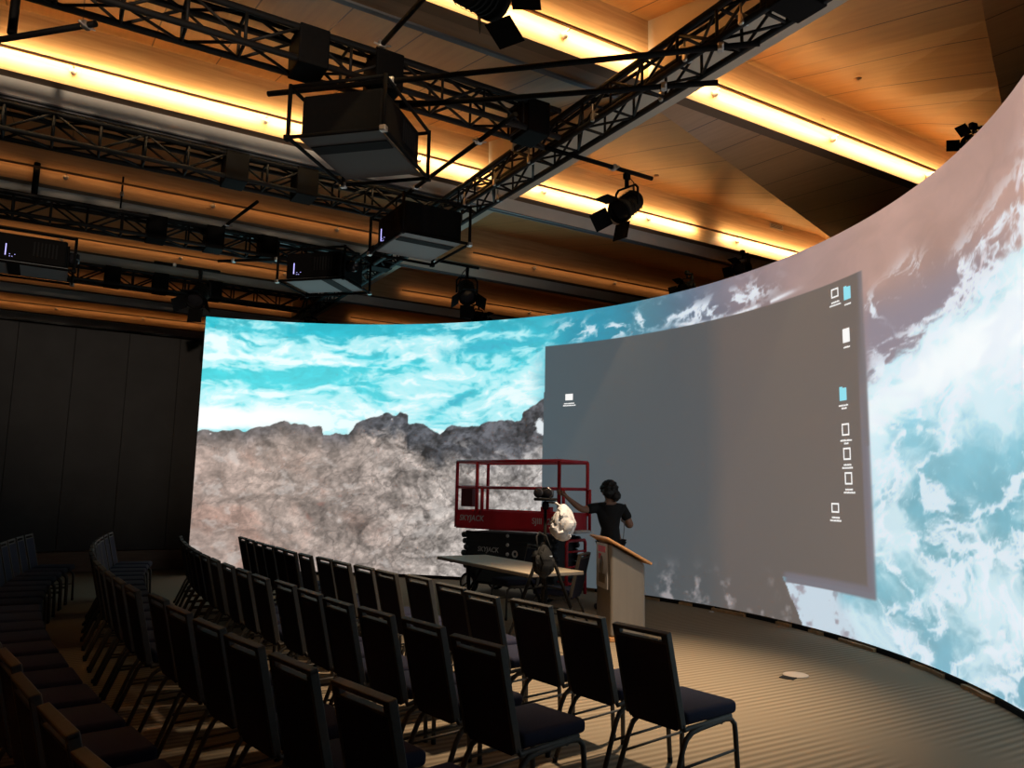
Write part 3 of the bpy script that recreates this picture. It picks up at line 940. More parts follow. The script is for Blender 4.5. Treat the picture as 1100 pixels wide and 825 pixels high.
def build_screen():
    ns, nz = 1110, 296
    s = np.linspace(0, S_LEN, ns)
    z = np.linspace(ZS0, ZS1, nz)
    Sg, Zg = np.meshgrid(s, z, indexing='ij')
    ang = A_LEFT - Sg / SR
    co = np.stack([SCX + SR * np.cos(ang), SCY + SR * np.sin(ang), Zg], -1).reshape(-1, 3)
    idx = np.arange(ns * nz).reshape(ns, nz)
    q = np.stack([idx[:-1, :-1], idx[:-1, 1:], idx[1:, 1:], idx[1:, :-1]], -1).reshape(-1, 4)
    me = bpy.data.meshes.new('picture')
    me.vertices.add(len(co))
    me.vertices.foreach_set('co', co.ravel())
    me.loops.add(q.size)
    me.loops.foreach_set('vertex_index', q.ravel().astype(np.int32))
    me.polygons.add(len(q))
    me.polygons.foreach_set('loop_start', (np.arange(len(q)) * 4).astype(np.int32))
    me.polygons.foreach_set('use_smooth', np.ones(len(q), bool))
    me.update(calc_edges=True)
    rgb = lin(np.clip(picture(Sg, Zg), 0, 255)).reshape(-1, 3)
    at = me.color_attributes.new('film', 'FLOAT_COLOR', 'POINT')
    at.data.foreach_set('color', np.concatenate([rgb, np.ones((len(rgb), 1))], 1).astype(np.float32).ravel())
    m = bpy.data.materials.new('screen_picture')
    m.use_nodes = True
    nt = m.node_tree
    b = nt.nodes['Principled BSDF']
    b.inputs['Base Color'].default_value = (0.22, 0.22, 0.22, 1)
    b.inputs['Roughness'].default_value = 0.9
    b.inputs['Specular IOR Level'].default_value = 0.1
    va = nt.nodes.new('ShaderNodeVertexColor')
    va.layer_name = 'film'
    nt.links.new(va.outputs['Color'], b.inputs['Emission Color'])
    b.inputs['Emission Strength'].default_value = 1.0
    me.materials.append(m)
    root = empty('curved_screen', (0, 0, 0), 0, 'huge curved projection screen showing surf, shore rocks and a grey computer desktop', 'projection screen')
    o = bpy.data.objects.new('picture', me)
    C.objects.link(o)
    o.parent = root
    # black shell behind the picture, with edge returns
    sh = MB()
    N = 180
    rings = []
    for k in range(N + 1):
        a = A_LEFT - (S_LEN * k / N) / SR
        c_, s_ = math.cos(a), math.sin(a)
        rings.append([sh.bm.verts.new((SCX + r * c_, SCY + r * s_, zz)) for (r, zz) in ((SR + 0.004, ZS0), (SR + 0.09, ZS0), (SR + 0.09, ZS1), (SR + 0.004, ZS1))])
    for A, B in zip(rings, rings[1:]):
        for k in range(4):
            f = sh.bm.faces.new((A[k], A[(k + 1) % 4], B[(k + 1) % 4], B[k]))
    sh.bm.faces.new(rings[0])
    sh.bm.faces.new(rings[-1])
    sh.build('shell', M_['black'], root)
    # feet hidden under the lower rim
    for k in range(1, 24):
        a = A_LEFT - (S_LEN * k / 24) / SR
        MB().box((SCX + (SR + 0.06) * math.cos(a), SCY + (SR + 0.06) * math.sin(a), 0.029), (0.05, 0.05, 0.056)).build('support_foot', M_['black'], root)
    # desktop icons with unreadable captions
    white = material('icon_white', (0.2, 0.2, 0.2, 1), 0.9, emit=(0.95, 0.94, 0.92, 1), estr=1.0)
    blue = material('icon_blue', (0.2, 0.2, 0.2, 1), 0.9, emit=rgba(140, 222, 238), estr=1.0)

    def patch(mb, s0, z0, s1, z1):
        mb.quad(screen_pt(s0, z0, 0.004), screen_pt(s1, z0, 0.004), screen_pt(s1, z1, 0.004), screen_pt(s0, z1, 0.004))

    def caption(mb, s_, z_, rows):
        rnd = random.Random(int(s_ * 100 + z_ * 1000))
        for i, w in enumerate(rows):
            x = s_ - w / 2
            zz = z_ - 0.035 * i
            while x < s_ + w / 2:
                d = 0.010 + 0.012 * rnd.random()
                patch(mb, x, zz - 0.011, x + d, zz + 0.005 + 0.006 * rnd.random())
                x += d + 0.004
    IC = [('square', 12.34, 4.04, (0.14, 0.21)), ('blue', 12.57, 3.99, (0.11,)), ('doc', 12.52, 3.49, (0.11,)), ('blue', 12.42, 2.82, (0.17, 0.07)),
          ('photo', 12.44, 2.40, (0.20, 0.07)), ('photo', 12.45, 2.12, (0.13, 0.19)), ('photo', 12.46, 1.84, (0.13, 0.19)), ('square', 12.20, 1.50, (0.13, 0.20)), ('wide', 7.09, 3.24, (0.20, 0.24))]
    for kind, s_, z_, rows in IC:
        ib = MB()
        if kind == 'square':
            w, h = 0.068, 0.056
        elif kind == 'photo':
            w, h = 0.066, 0.070
        elif kind == 'wide':
            w, h = 0.075, 0.055
        else:
            w, h = 0.064, 0.082
        if kind in ('square', 'photo'):
            e = 0.018
            patch(ib, s_ - w, z_ - h, s_ + w, z_ - h + e)
            patch(ib, s_ - w, z_ + h - e, s_ + w, z_ + h)
            patch(ib, s_ - w, z_ - h, s_ - w + e, z_ + h)
            patch(ib, s_ + w - e, z_ - h, s_ + w, z_ + h)
        elif kind == 'blue':
            patch(ib, s_ - w, z_ - h, s_ + w, z_ + h * 0.80)
            patch(ib, s_ - w, z_ + h * 0.80, s_ - w * 0.1, z_ + h)
        else:
            patch(ib, s_ - w, z_ - h, s_ + w, z_ + h)
        o = ib.build('desktop_icon', blue if kind == 'blue' else white, root, fix=False)
        cb = MB()
        caption(cb, s_, z_ - h - 0.055, rows)
        cb.build('caption', white, o, fix=False)
    return root


build_screen()

# timber and black packers under the rim of the screen
kA = 0
s_ = 8.6
rnd = random.Random(4)
wood_n = blk_n = 0
while s_ < 17.2:
    L = 0.16 + 0.50 * rnd.random()
    wood = kA % 2 == 0
    pk = MB()
    pts_o, pts_i = [], []
    inn = 0.012 + 0.030 * rnd.random() if wood else 0.008
    for f in np.linspace(0, 1, 5):
        a = A_LEFT - (s_ + L * f) / SR
        rr = SR - inn - (0.012 * math.sin(f * 9 + kA) if wood else 0)
        pts_i.append((SCX + rr * math.cos(a), SCY + rr * math.sin(a)))
        pts_o.append((SCX + (SR + 0.02) * math.cos(a), SCY + (SR + 0.02) * math.sin(a)))
    pk.prism(pts_i + pts_o[::-1], 0.034 if wood else 0.046, Matrix.Translation((0, 0, 0.001)))
    if wood:
        wood_n += 1
        o = pk.build('timber_packer', M_['ply'])
        tag(o, 'tan timber packer under the screen rim, %s tan one counted from the lectern' % (ORD[wood_n - 1] if wood_n > 1 else 'first'), 'packer', 'packers under the screen rim')
    else:
        blk_n += 1
        o = pk.build('black_packer', M_['rubber'])
        tag(o, 'black packer under the screen rim, %s black one counted from the lectern' % (ORD[blk_n - 1] if blk_n > 1 else 'first'), 'packer', 'packers under the screen rim')
    s_ += L + 0.012
    kA += 1

# ------------------------------------------------------------------ stacking chairs
def make_chair(label):
    t = empty('banquet_chair', (0, 0, 0), 0, label, 'chair')
    # seat cushion, domed, rounded front
    st = MB()
    st.box((0, 0.03, 0.455), (0.405, 0.45, 0.075), bevel=0.03, seg=4, smooth=True)
    st.build('seat', M_['navy'], t)
    # upholstered back between the side bars, leaning back
    lean = Matrix.Rotation(R(13), 4, 'X')
    org = Matrix.Translation((0, -0.215, 0.43)) @ lean
    bk = MB()
    W, H0, H1 = 0.180, -0.035, 0.432
    prof = [(-W + 0.02, H0), (W - 0.02, H0), (W, H0 + 0.05), (W, H1), (-W, H1), (-W, H0 + 0.05)]
    Mb = org @ Matrix(((1, 0, 0, 0), (0, 0, 1, -0.016), (0, 1, 0, 0), (0, 0, 0, 1)))
    bk.prism(prof, 0.034, Mb)
    o = bk.build('backrest', M_['navy'], t)
    # flat side bars curving under the seat, top bar with the hand slot below it
    fr = MB()
    for sx in (-1, 1):
        fr.box(org @ Vector((sx * 0.191, 0, 0.235)), (0.020, 0.040, 0.50), (org.to_3x3()), 0.004)
        p = [org @ Vector((sx * 0.191, 0, 0.0)), org @ Vector((sx * 0.191, 0.012, -0.035)), Vector((sx * 0.191, -0.155, 0.405)), Vector((sx * 0.191, -0.10, 0.405)), Vector((sx * 0.191, 0.20, 0.415))]
        fr.path(p, 0.013, 8)
    fr.box(org @ Vector((0, 0, 0.482)), (0.402, 0.040, 0.022), org.to_3x3(), 0.005)
    fr.box(org @ Vector((0, 0, 0.437)), (0.37, 0.034, 0.014), org.to_3x3(), 0.004)
    for sx in (-1, 1):
        fr.box(org @ Vector((sx * 0.168, 0, 0.455)), (0.03, 0.030, 0.05), org.to_3x3(), 0.004)
    fr.build('back_frame', M_['frame'], t)
    for sx in (-1, 1):
        lg = MB()
        x = sx * 0.192
        lg.path([(x * 1.06, -0.335, 0.012), (x, -0.215, 0.30), (x, -0.185, 0.350), (x, -0.14, 0.378), (x, -0.08, 0.388), (x, 0.15, 0.402), (x, 0.20, 0.395), (x, 0.232, 0.365), (x, 0.24, 0.31), (x * 1.04, 0.25, 0.012)], 0.0145, 8)
        l = lg.build('leg_frame', M_['frame'], t)
        MB().tube((x, -0.252, 0.21), (x, 0.243, 0.225), 0.008, 8).build('stretcher', M_['frame'], l)
        for (fx, fy) in ((x * 1.06, -0.337), (x * 1.04, 0.25)):
            MB().lathe([(0.0, 0.0), (0.016, 0.0), (0.016, 0.03), (0.0, 0.03)], 10, Matrix.Translation((fx, fy, 0.001))).build('foot_cap', M_['rubber'], l)
    MB().tube((-0.192, 0.12, 0.388), (0.192, 0.12, 0.388), 0.010, 8).build('crossbar', M_['frame'], t)
    return t


ROWS = [
    ('front row', [(2.866, 3.353, 6.9), (2.854, 3.896, 6.4), (2.817, 4.397, 6.0), (2.711, 4.881, 5.6), (2.734, 5.404, 5.1), (2.731, 6.001, 4.6), (2.633, 6.462, 4.2), (2.603, 6.930, 3.8), (2.545, 7.395, 3.4), (2.524, 7.860, 2.9), (2.463, 8.325, 2.5), (2.429, 8.795, 2.0), (2.436, 9.265, 1.6), (2.423, 9.735, 1.1), (2.422, 10.22, 0.6), (2.425, 10.72, 0.1), (2.431, 11.221, -0.4)], 'chairs in the front row'),
    ('second row', [(1.885, 3.429, 8.9), (1.858, 4.005, 7.9), (1.764, 4.47, 7.2), (1.689, 4.947, 6.5), (1.662, 5.465, 5.6), (1.631, 5.996, 4.7), (1.561, 6.482, 3.9), (1.539, 7.008, 2.9), (1.511, 7.504, 2.0), (1.495, 8.061, 0.9), (1.487, 8.533, -0.1), (1.495, 9.034, -1.1), (1.511, 9.535, -2.2), (1.537, 10.035, -3.3), (1.573, 10.536, -4.5), (1.618, 11.036, -5.7), (1.674, 11.535, -6.9)], 'chairs in the second row'),
    ('third row', [(1.07, 2.81, 11.3), (0.966, 3.374, 10.4), (0.882, 3.915, 9.5), (0.816, 4.445, 8.5), (0.747, 5.011, 7.5), (0.702, 5.575, 6.4), (0.596, 6.117, 5.4), (0.554, 6.617, 4.3), (0.521, 7.117, 3.3), (0.497, 7.618, 2.2), (0.484, 8.119, 1.0), (0.48, 8.621, -0.2), (0.488, 9.122, -1.4), (0.506, 9.624, -2.7), (0.536, 10.125, -4.1), (0.578, 10.625, -5.5), (0.632, 11.124, -6.9), (0.699, 11.622, -8.4), (0.779, 12.117, -10.0), (0.873, 12.611, -11.6)], 'chairs in the third row'),
    ('fourth row', [(0.192, 2.358, 12.2), (0.1, 2.903, 11.3), (0.006, 3.427, 10.5), (-0.064, 3.97, 9.5), (-0.15, 4.47, 8.6), (-0.227, 4.97, 7.7), (-0.294, 5.47, 6.7), (-0.352, 5.971, 5.8), (-0.401, 6.472, 4.7), (-0.44, 6.973, 3.6), (-0.468, 7.475, 2.5), (-0.487, 7.978, 1.4), (-0.494, 8.48, 0.1), (-0.491, 8.982, -1.1), (-0.476, 9.484, -2.4), (-0.45, 9.985, -3.8), (-0.411, 10.486, -5.2), (-0.359, 10.986, -6.7), (-0.295, 11.484, -8.2), (-0.217, 11.98, -9.8), (-0.125, 12.474, -11.4)], 'chairs in the fourth row'),
]
proto = make_chair('navy banquet chair')
first = True
rnd = random.Random(11)


def put_chair(x, y, ang, label, group):
    """x, y: middle of the top rail of the back; ang: direction the chair faces"""
    global first
    o = proto if first else copy_tree(proto)
    first = False
    a = R(ang)
    o.location = (x + 0.325 * math.cos(a), y + 0.325 * math.sin(a), 0.0)
    o.rotation_euler = (0, 0, a - math.pi / 2)
    tag(o, label, 'chair', group)
    return o


for rname, spots, grp in ROWS:
    for i, (x, y, a) in enumerate(spots):
        lab = 'navy banquet chair, %s of the %s' % (('first from the near end' if i == 0 else ORD[i] + ' from the near end'), rname)
        if i == len(spots) - 1:
            lab = 'navy banquet chair at the far end of the ' + rname
        put_chair(x, y, a + rnd.uniform(-1.2, 1.2), lab, grp)
bx, by = cam_to_room(0.90, 9.30)
put_chair(bx, by, 158 - 31, 'navy banquet chair side-on beside the lectern, at the table end', 'chairs at the table')
put_chair(5.72, 8.80, 180, 'navy banquet chair behind the table, only its back top showing', 'chairs at the table')

# ------------------------------------------------------------------ folding table
t = empty('folding_table', (4.95, 8.34, 0), 0, 'long tan folding table in front of the scissor lift', 'table')
tt = MB()
tt.box((0, 0, 0.735), (0.74, 2.28, 0.008), bevel=0.003)
top = tt.build('tabletop', M_['table'], t)
MB().box((0, 0, 0.714), (0.744, 2.284, 0.032), bevel=0.006).build('edge_band', M_['tabledge'], top)
for sy in (-1, 1):
    lg = MB()
    y = sy * 0.92
    lg.tube((0, y, 0.04), (0, y, 0.70), 0.024, 10)
    lg.box((0, y, 0.030), (0.60, 0.05, 0.035), bevel=0.01)
    lg.box((0, y, 0.685), (0.56, 0.05, 0.025), bevel=0.006)
    lg.tube((0, y, 0.30), (0, y - sy * 0.42, 0.69), 0.014, 8)
    l = lg.build('leg', M_['black'], t)
    for sx in (-1, 1):
        MB().lathe([(0.0, 0.0), (0.018, 0.0), (0.018, 0.014), (0.0, 0.014)], 10, Matrix.Translation((sx * 0.27, y, 0.0))).build('foot_pad', M_['rubber'], l)

# ------------------------------------------------------------------ lectern
LX = Matrix.Rotation(R(-20), 4, 'Z')
t = empty('lectern', (5.48, 6.91, 0), R(-20), 'grey-beige lectern with sloping orange-edged top and a poster on its front', 'lectern')
# local x: from the audience face (0) to the speaker (0.41); local y: width 0..0.54
bd = MB()
side = [(0.0, 0.05), (0.405, 0.05), (0.405, 0.80), (0.395, 0.835), (0.365, 0.862), (0.0, 1.055)]
rounded = []
for (x, z) in side:
    rounded.append((x, z))
Ml = Matrix(((1, 0, 0, 0), (0, 0, 1, 0), (0, 1, 0, 0), (0, 0, 0, 1)))
bd.prism(rounded, 0.54, Ml)
body = bd.build('body', M_['lectern'], t)
bv = body.modifiers.new('round', 'BEVEL')
bv.width = 0.03
bv.segments = 4
bv.limit_method = 'ANGLE'
bv.angle_limit = R(60)
tp = MB()
sl = math.atan2(0.22, 0.41)
tp.box((0.20, 0.27, 0.985), (0.60, 0.66, 0.028), Matrix.Rotation(sl, 3, 'Y'), 0.008)
tp.build('reading_top', M_['orange_wood'], t)
MB().box((0.2025, 0.27, 0.0255), (0.43, 0.565, 0.047), bevel=0.006).build('plinth', M_['orange_wood'], t)
po = MB()
po.box((-0.008, 0.29, 0.80), (0.012, 0.40, 0.50))
ps = po.build('poster', M_['white'], t)
pc = MB()
pc.box((-0.0155, 0.29, 0.985), (0.002, 0.26, 0.07))
pc.box((-0.0155, 0.35, 0.90), (0.002, 0.10, 0.06))
pc.build('red_print', M_['red'], ps)
pg = MB()
pg.lathe([(0.0, 0.0), (0.07, 0.0), (0.07, 0.002), (0.0, 0.002)], 16, Matrix.Translation((-0.0145, 0.30, 0.80)) @ Matrix.Rotation(R(-90), 4, 'Y') @ Matrix.Scale(1.6, 4, (1, 0, 0)))
pg.box((-0.0155, 0.28, 0.66), (0.002, 0.22, 0.10))
pg.build('grey_print', M_['tabledge'], ps)

# ------------------------------------------------------------------ scissor lift
ax, ay = 5.75, 11.24
bx_, by_ = 6.49, 9.41
lift = empty('scissor_lift', (ax, ay, 0), math.atan2(by_ - ay, bx_ - ax), 'red and black scissor lift with railed platform in front of the screen', 'scissor lift')
LL, LW = 1.98, 0.80       # local x along the side facing the seats, local y away from it
ch = MB()
ch.box((LL / 2, LW / 2, 0.27), (1.70, 0.60, 0.22), bevel=0.02)
ch.box((LL / 2, 0.03, 0.30), (1.10, 0.06, 0.16), bevel=0.01)
ch.box((LL / 2, LW - 0.03, 0.30), (1.10, 0.06, 0.16), bevel=0.01)
ch.build('chassis', M_['lift_black'], lift)
for (wx, wy) in ((0.26, 0.055), (1.72, 0.055), (0.26, LW - 0.055), (1.72, LW - 0.055)):
    Mw = Matrix.Translation((wx, wy, 0.163)) @ Matrix.Rotation(R(90), 4, 'X')
    wb = MB()
    wb.lathe([(0.125, -0.05), (0.152, -0.05), (0.162, -0.035), (0.162, 0.035), (0.152, 0.05), (0.125, 0.05), (0.125, -0.05)], 28, Mw)
    w_ = wb.build('wheel', M_['rubber'], lift)
    hb = MB()
    hb.lathe([(0.0, -0.045), (0.126, -0.045), (0.126, 0.045), (0.0, 0.045)], 28, Mw)
    hb.build('hub', M_['tyre'], w_)
    sp_ = MB()
    for k in range(3):
        a = R(90 + 120 * k)
        sp_.box(Mw @ Vector((0.06 * math.cos(a), 0.06 * math.sin(a), 0.05 if wy < 0.4 else -0.05)), (0.12, 0.006, 0.022), Matrix.Rotation(-a, 3, 'Y'))
    sp_.build('spoke', M_['rubber'], w_)
sk = MB()
for k in range(6):
    z = 0.43 + 0.095 * k
    for yy in (0.10, LW - 0.10):
        tl = R(1.6 if k % 2 else -1.6)
        ln_ = 1.66 + 0.05 * (k % 3)
        sk.box((LL / 2, yy + (0.03 if k % 2 else 0), z), (ln_, 0.045, 0.082), Matrix.Rotation(tl, 3, 'Y'), 0.012)
        sk.lathe([(0.0, -0.035), (0.045, -0.035), (0.045, 0.035), (0.0, 0.035)], 14, Matrix.Translation((LL / 2 - ln_ / 2, yy, z)) @ Matrix.Rotation(R(90), 4, 'X'))
        sk.lathe([(0.0, -0.035), (0.045, -0.035), (0.045, 0.035), (0.0, 0.035)], 14, Matrix.Translation((LL / 2 + ln_ / 2, yy, z)) @ Matrix.Rotation(R(90), 4, 'X'))
for k in range(4):
    sk.tube((0.3 + 0.45 * k, 0.09, 0.5 + 0.1 * k), (0.3 + 0.45 * k, LW - 0.09, 0.5 + 0.1 * k), 0.03, 10)
sk.box((LL / 2, LW / 2, 0.68), (1.66, LW - 0.16, 0.56))
sk.build('scissor_stack', M_['lift_black'], lift)
pins = MB()
for k in range(3):
    pins.lathe([(0.0, 0.0), (0.028, 0.0), (0.028, 0.012), (0.0, 0.012)], 14, Matrix.Translation((1.0, 0.072, 0.93 - 0.14 * k)) @ Matrix.Rotation(R(90), 4, 'X'))
pins.build('pivot_pin', M_['letter'], lift)
stk = MB()
stk.lathe([(0.028, 0.0), (0.055, 0.0), (0.055, 0.004), (0.028, 0.004), (0.028, 0.0)], 18, Matrix.Translation((1.14, 0.072, 0.66)) @ Matrix.Rotation(R(90), 4, 'X'))
stk.build('round_sticker', M_['letter'], lift)
ys = MB()
for x in (0.93, 1.17, 1.64):
    ys.box((x, -0.002, 0.47), (0.09, 0.004, 0.045))
ys.build('yellow_sticker', M_['yellow'], lift)
MB().box((LL / 2, 0.003, 0.47), (1.60, 0.006, 0.10)).build('lower_skirt', M_['lift_black'], lift)
dk = MB()
dk.box((LL / 2, LW / 2, 1.035), (LL, LW, 0.05), bevel=0.008)
dk.box((LL / 2, 0.008, 1.155), (LL, 0.016, 0.29), bevel=0.004)
dk.box((LL / 2, LW - 0.008, 1.155), (LL, 0.016, 0.29), bevel=0.004)
dk.box((LL - 0.008, LW / 2, 1.155), (0.016, LW, 0.29), bevel=0.004)
dk.box((0.008, LW / 2, 1.155), (0.016, LW, 0.29), bevel=0.004)
deck = dk.build('platform', M_['red'], lift)
MB().box((-0.03, LW / 2, 1.17), (0.05, 0.62, 0.24), bevel=0.022, seg=4).build('end_bumper', M_['tabledge'], lift)
text_mesh('lettering', 'SKYJACK', 0.125, M_['letter'], deck, Matrix.Translation((0.07, -0.0015, 1.135)) @ Matrix.Rotation(R(90), 4, 'X'), 0.0015, 0.15)
text_mesh('lettering', 'SJIII 32', 0.125, M_['letter'], deck, Matrix.Translation((1.50, -0.0015, 1.135)) @ Matrix.Rotation(R(90), 4, 'X'), 0.0015)
text_mesh('lettering', 'SKYJACK', 0.105, M_['letter'], lift, Matrix.Translation((0.40, 0.0735, 0.665)) @ Matrix.Rotation(R(90), 4, 'X'), 0.0015, 0.15)
ZR, ZM, ZD = 2.07, 1.66, 1.30
rr = 0.028
tr_ = MB()
tr_.path([(0, 0, ZR), (LL, 0, ZR), (LL, LW, ZR), (0, LW, ZR)], rr, 8, closed=True)
tr_.build('top_rail', M_['red'], lift)
mr = MB()
mr.path([(0, 0, ZM), (LL, 0, ZM), (LL, LW, ZM), (0, LW, ZM)], rr * 0.85, 8, closed=True)
mr.build('middle_rail', M_['red'], lift)
for (px, py, za) in ((0, 0, ZR), (0.42, 0, ZR), (0.53, 0, ZM), (LL, 0, ZR), (LL, LW, ZR), (0, LW, ZR), (LL + 0.0, 0.0, ZR)):
    if (px, py) == (LL + 0.0, 0.0) and za == ZR and px != LL:
        continue
    MB().tube((px, py, 1.25), (px, py, za), rr, 8).build('guard_post', M_['red'], lift)
for (px, py) in ((LL + 0.06, 0.03), (LL + 0.06, LW - 0.03), (-0.055, 0.06)):
    MB().tube((px, py, 1.02), (px, py, ZM), rr * 0.9, 8).build('gate_post', M_['red'], lift)
MB().box((1.70, 0.10, 1.345), (0.17, 0.10, 0.09), bevel=0.01).build('red_box', M_['red'], lift)
MB().box((0.13, 0.14, 1.52), (0.24, 0.10, 0.34), bevel=0.012).build('control_box', M_['plum'], lift)
MB().box((LL + 0.10, LW / 2, 1.03), (0.16, 0.42, 0.04), bevel=0.012).build('grey_step', M_['tyre'], lift)
ld = MB()
ld.path([(LL + 0.05, 0.14, 0.10), (LL + 0.05, 0.14, 0.86), (LL + 0.05, 0.17, 0.90), (LL + 0.05, 0.63, 0.90), (LL + 0.05, 0.66, 0.86), (LL + 0.05, 0.66, 0.10)], 0.026, 8)
for z in (0.28, 0.52, 0.74):
    ld.tube((LL + 0.05, 0.14, z), (LL + 0.05, 0.66, z), 0.016, 8)
for yy in (0.2, 0.6):
    ld.tube((LL - 0.2, yy, 0.3), (LL + 0.05, yy, 0.3), 0.016, 8)
ld.build('ladder', M_['red'], lift)

# ------------------------------------------------------------------ tripod with a camera, bags hung on it
tx, ty = cam_to_room(0.377, 8.2)
t = empty('camera_tripod', (tx, ty, 0), R(40), 'black tripod holding a twin-lens camera in front of the table', 'tripod')
ctr = MB()
ctr.tube((0, 0, 0.62), (0, 0, 1.47), 0.017, 10)
ctr.lathe([(0.0, 1.0), (0.05, 1.0), (0.055, 1.06), (0.035, 1.10), (0.0, 1.10)], 12)
ctr.lathe([(0.0, 1.44), (0.030, 1.44), (0.042, 1.48), (0.030, 1.52), (0.0, 1.53)], 12)
ctr.build('centre_column', M_['black'], t)
for k in range(3):
    a = R(120 * k + 20)
    lg = MB()
    d = Vector((math.cos(a), math.sin(a), 0))
    lg.tube(d * 0.05 + Vector((0, 0, 1.04)), d * 0.30 + Vector((0, 0, 0.46)), 0.019, 8)
    lg.tube(d * 0.27 + Vector((0, 0, 0.53)), d * 0.50 + Vector((0, 0, 0.012)), 0.013, 8)
    lg.tube(Vector((0, 0, 0.66)), d * 0.225 + Vector((0, 0, 0.63)), 0.008, 6)
    l = lg.build('leg', M_['black'], t)
    MB().lathe([(0.0, 0.0), (0.022, 0.0), (0.018, 0.03), (0.0, 0.03)], 10, Matrix.Translation(d * 0.503)).build('foot', M_['rubber'], l)
pl = MB()
pl.lathe([(0.0, 1.53), (0.12, 1.53), (0.125, 1.545), (0.12, 1.56), (0.0, 1.56)], 20)
pl.build('mounting_plate', M_['black'], t)
cam_t = empty('camera', (tx, ty, 1.561), R(40), 'black twin-lens camera on the tripod plate', 'camera')
cm = MB()
cm.box((0, 0, 0.045), (0.10, 0.16, 0.088), bevel=0.02, seg=3)
cm.box((0, 0, 0.098), (0.05, 0.06, 0.02), bevel=0.006)
cm.build('body', M_['black'], cam_t)
for sy in (-1, 1):
    le = MB()
    le.lathe([(0.0, 0.0), (0.045, 0.0), (0.05, 0.02), (0.05, 0.05), (0.04, 0.055), (0.0, 0.048)], 18, Matrix.Translation((-0.045, sy * 0.055, 0.05)) @ Matrix.Rotation(R(-90), 4, 'Y'))
    le.build('lens', M_['glass'], cam_t)
    MB().lathe([(0.0, 0.0), (0.012, 0.0), (0.012, 0.02), (0.0, 0.02)], 10, Matrix.Translation((0.0, sy * 0.03, 0.088))).build('knob', M_['silver'], cam_t)


def crumpled(name, mat, loc, size, seed, label, cat, taper=0.5, amp=0.3, sub=4, flat=True):
    """a limp bag: faceted creases radiating from the gathered top"""
    bm = bmesh.new()
    bmesh.ops.create_icosphere(bm, subdivisions=sub, radius=1.0)
    rn = random.Random(seed)
    cells = [(Vector((rn.uniform(-1, 1), rn.uniform(-1, 1), rn.uniform(-1, 1))).normalized(), rn.uniform(-1, 1)) for _ in range(34)]
    for v in bm.verts:
        p = v.co.copy()
        ds = sorted(((p - c).length, h) for c, h in cells)
        w = 1.0 + amp * (0.55 * ds[0][1] - 1.1 * max(0.0, 0.28 - (ds[1][0] - ds[0][0])))
        k = 1.0 - taper * max(0.0, p.z) ** 1.3
        v.co = Vector((p.x * size[0] * k * w, p.y * size[1] * k * w, p.z * size[2] * (0.85 + 0.15 * w)))
    for f in bm.faces:
        f.smooth = not flat
    me = bpy.data.meshes.new(name)
    bm.to_mesh(me)
    bm.free()
    me.materials.append(mat)
    root = empty(name, loc, 0, label, cat)
    o = bpy.data.objects.new('bag_body', me)
    C.objects.link(o)
    o.parent = root
    return root


# white bag hangs to the right of the column (screen right = local direction of the camera's right)
wx, wy = cam_to_room(0.377 + 0.185, 8.16)
b1 = crumpled('hanging_plastic_bag', M_['white'], (wx, wy, 1.31), (0.150, 0.12, 0.195), 3, 'crumpled white plastic bag hung on the tripod', 'bag', 0.35)
hd = MB()
dx, dy = tx - wx, ty - wy
hd.path([(0.02, 0, 0.14), (dx * 0.5, dy * 0.5, 0.205), (dx * 0.86, dy * 0.86, 0.205), (dx * 0.5, dy * 0.5 - 0.03, 0.20), (0.0, -0.04, 0.13)], 0.012, 6)
hd.build('handle', M_['white'], b1)
wx2, wy2 = cam_to_room(0.377 - 0.02, 7.98)
b2 = crumpled('hanging_black_bag', M_['rubber'], (wx2, wy2, 0.93), (0.13, 0.085, 0.17), 8, 'slack black bag hung low on the tripod legs', 'bag', 0.35)
hd = MB()
hd.path([(0.08, 0, 0.12), (0.06, 0.05, 0.24), (0.0, 0.09, 0.28), (-0.06, 0.05, 0.24), (-0.08, 0, 0.12)], 0.010, 6)
hd.build('handle', M_['rubber'], b2)
MB().box((0.02, -0.08, 0.05), (0.06, 0.012, 0.014), bevel=0.004).build('buckle', M_['silver'], b2)

# ------------------------------------------------------------------ person working by the lift
def skin_mesh(name, mat, parent, joints, bones, levels=2, root=0):
    """joints: {key: ((x,y,z), rx, ry)}"""
    bm = bmesh.new()
    lay = bm.verts.layers.skin.verify()
    V = {}
    for i, (k, (p, rx, ry)) in enumerate(joints.items()):
        v = bm.verts.new(p)
        v[lay].radius = (rx, ry)
        v[lay].use_root = (i == root)
        V[k] = v
    for a, b in bones:
        bm.edges.new((V[a], V[b]))
    me = bpy.data.meshes.new(name + '_cage')
    bm.to_mesh(me)
    bm.free()
    o = bpy.data.objects.new(name + '_cage', me)
    C.objects.link(o)
    sk_ = o.modifiers.new('skin', 'SKIN')
    sk_.use_smooth_shade = True
    sb = o.modifiers.new('sub', 'SUBSURF')
    sb.levels = sb.render_levels = levels
    bpy.context.view_layer.update()
    m2 = bpy.data.meshes.new_from_object(o.evaluated_get(bpy.context.evaluated_depsgraph_get()))
    bpy.data.objects.remove(o)
    bpy.data.meshes.remove(me)
    m2.name = name
    for p in m2.polygons:
        p.use_smooth = True
    m2.materials.clear()
    m2.materials.append(mat)
    r = bpy.data.objects.new(name, m2)
    C.objects.link(r)
    r.parent = parent
    return r


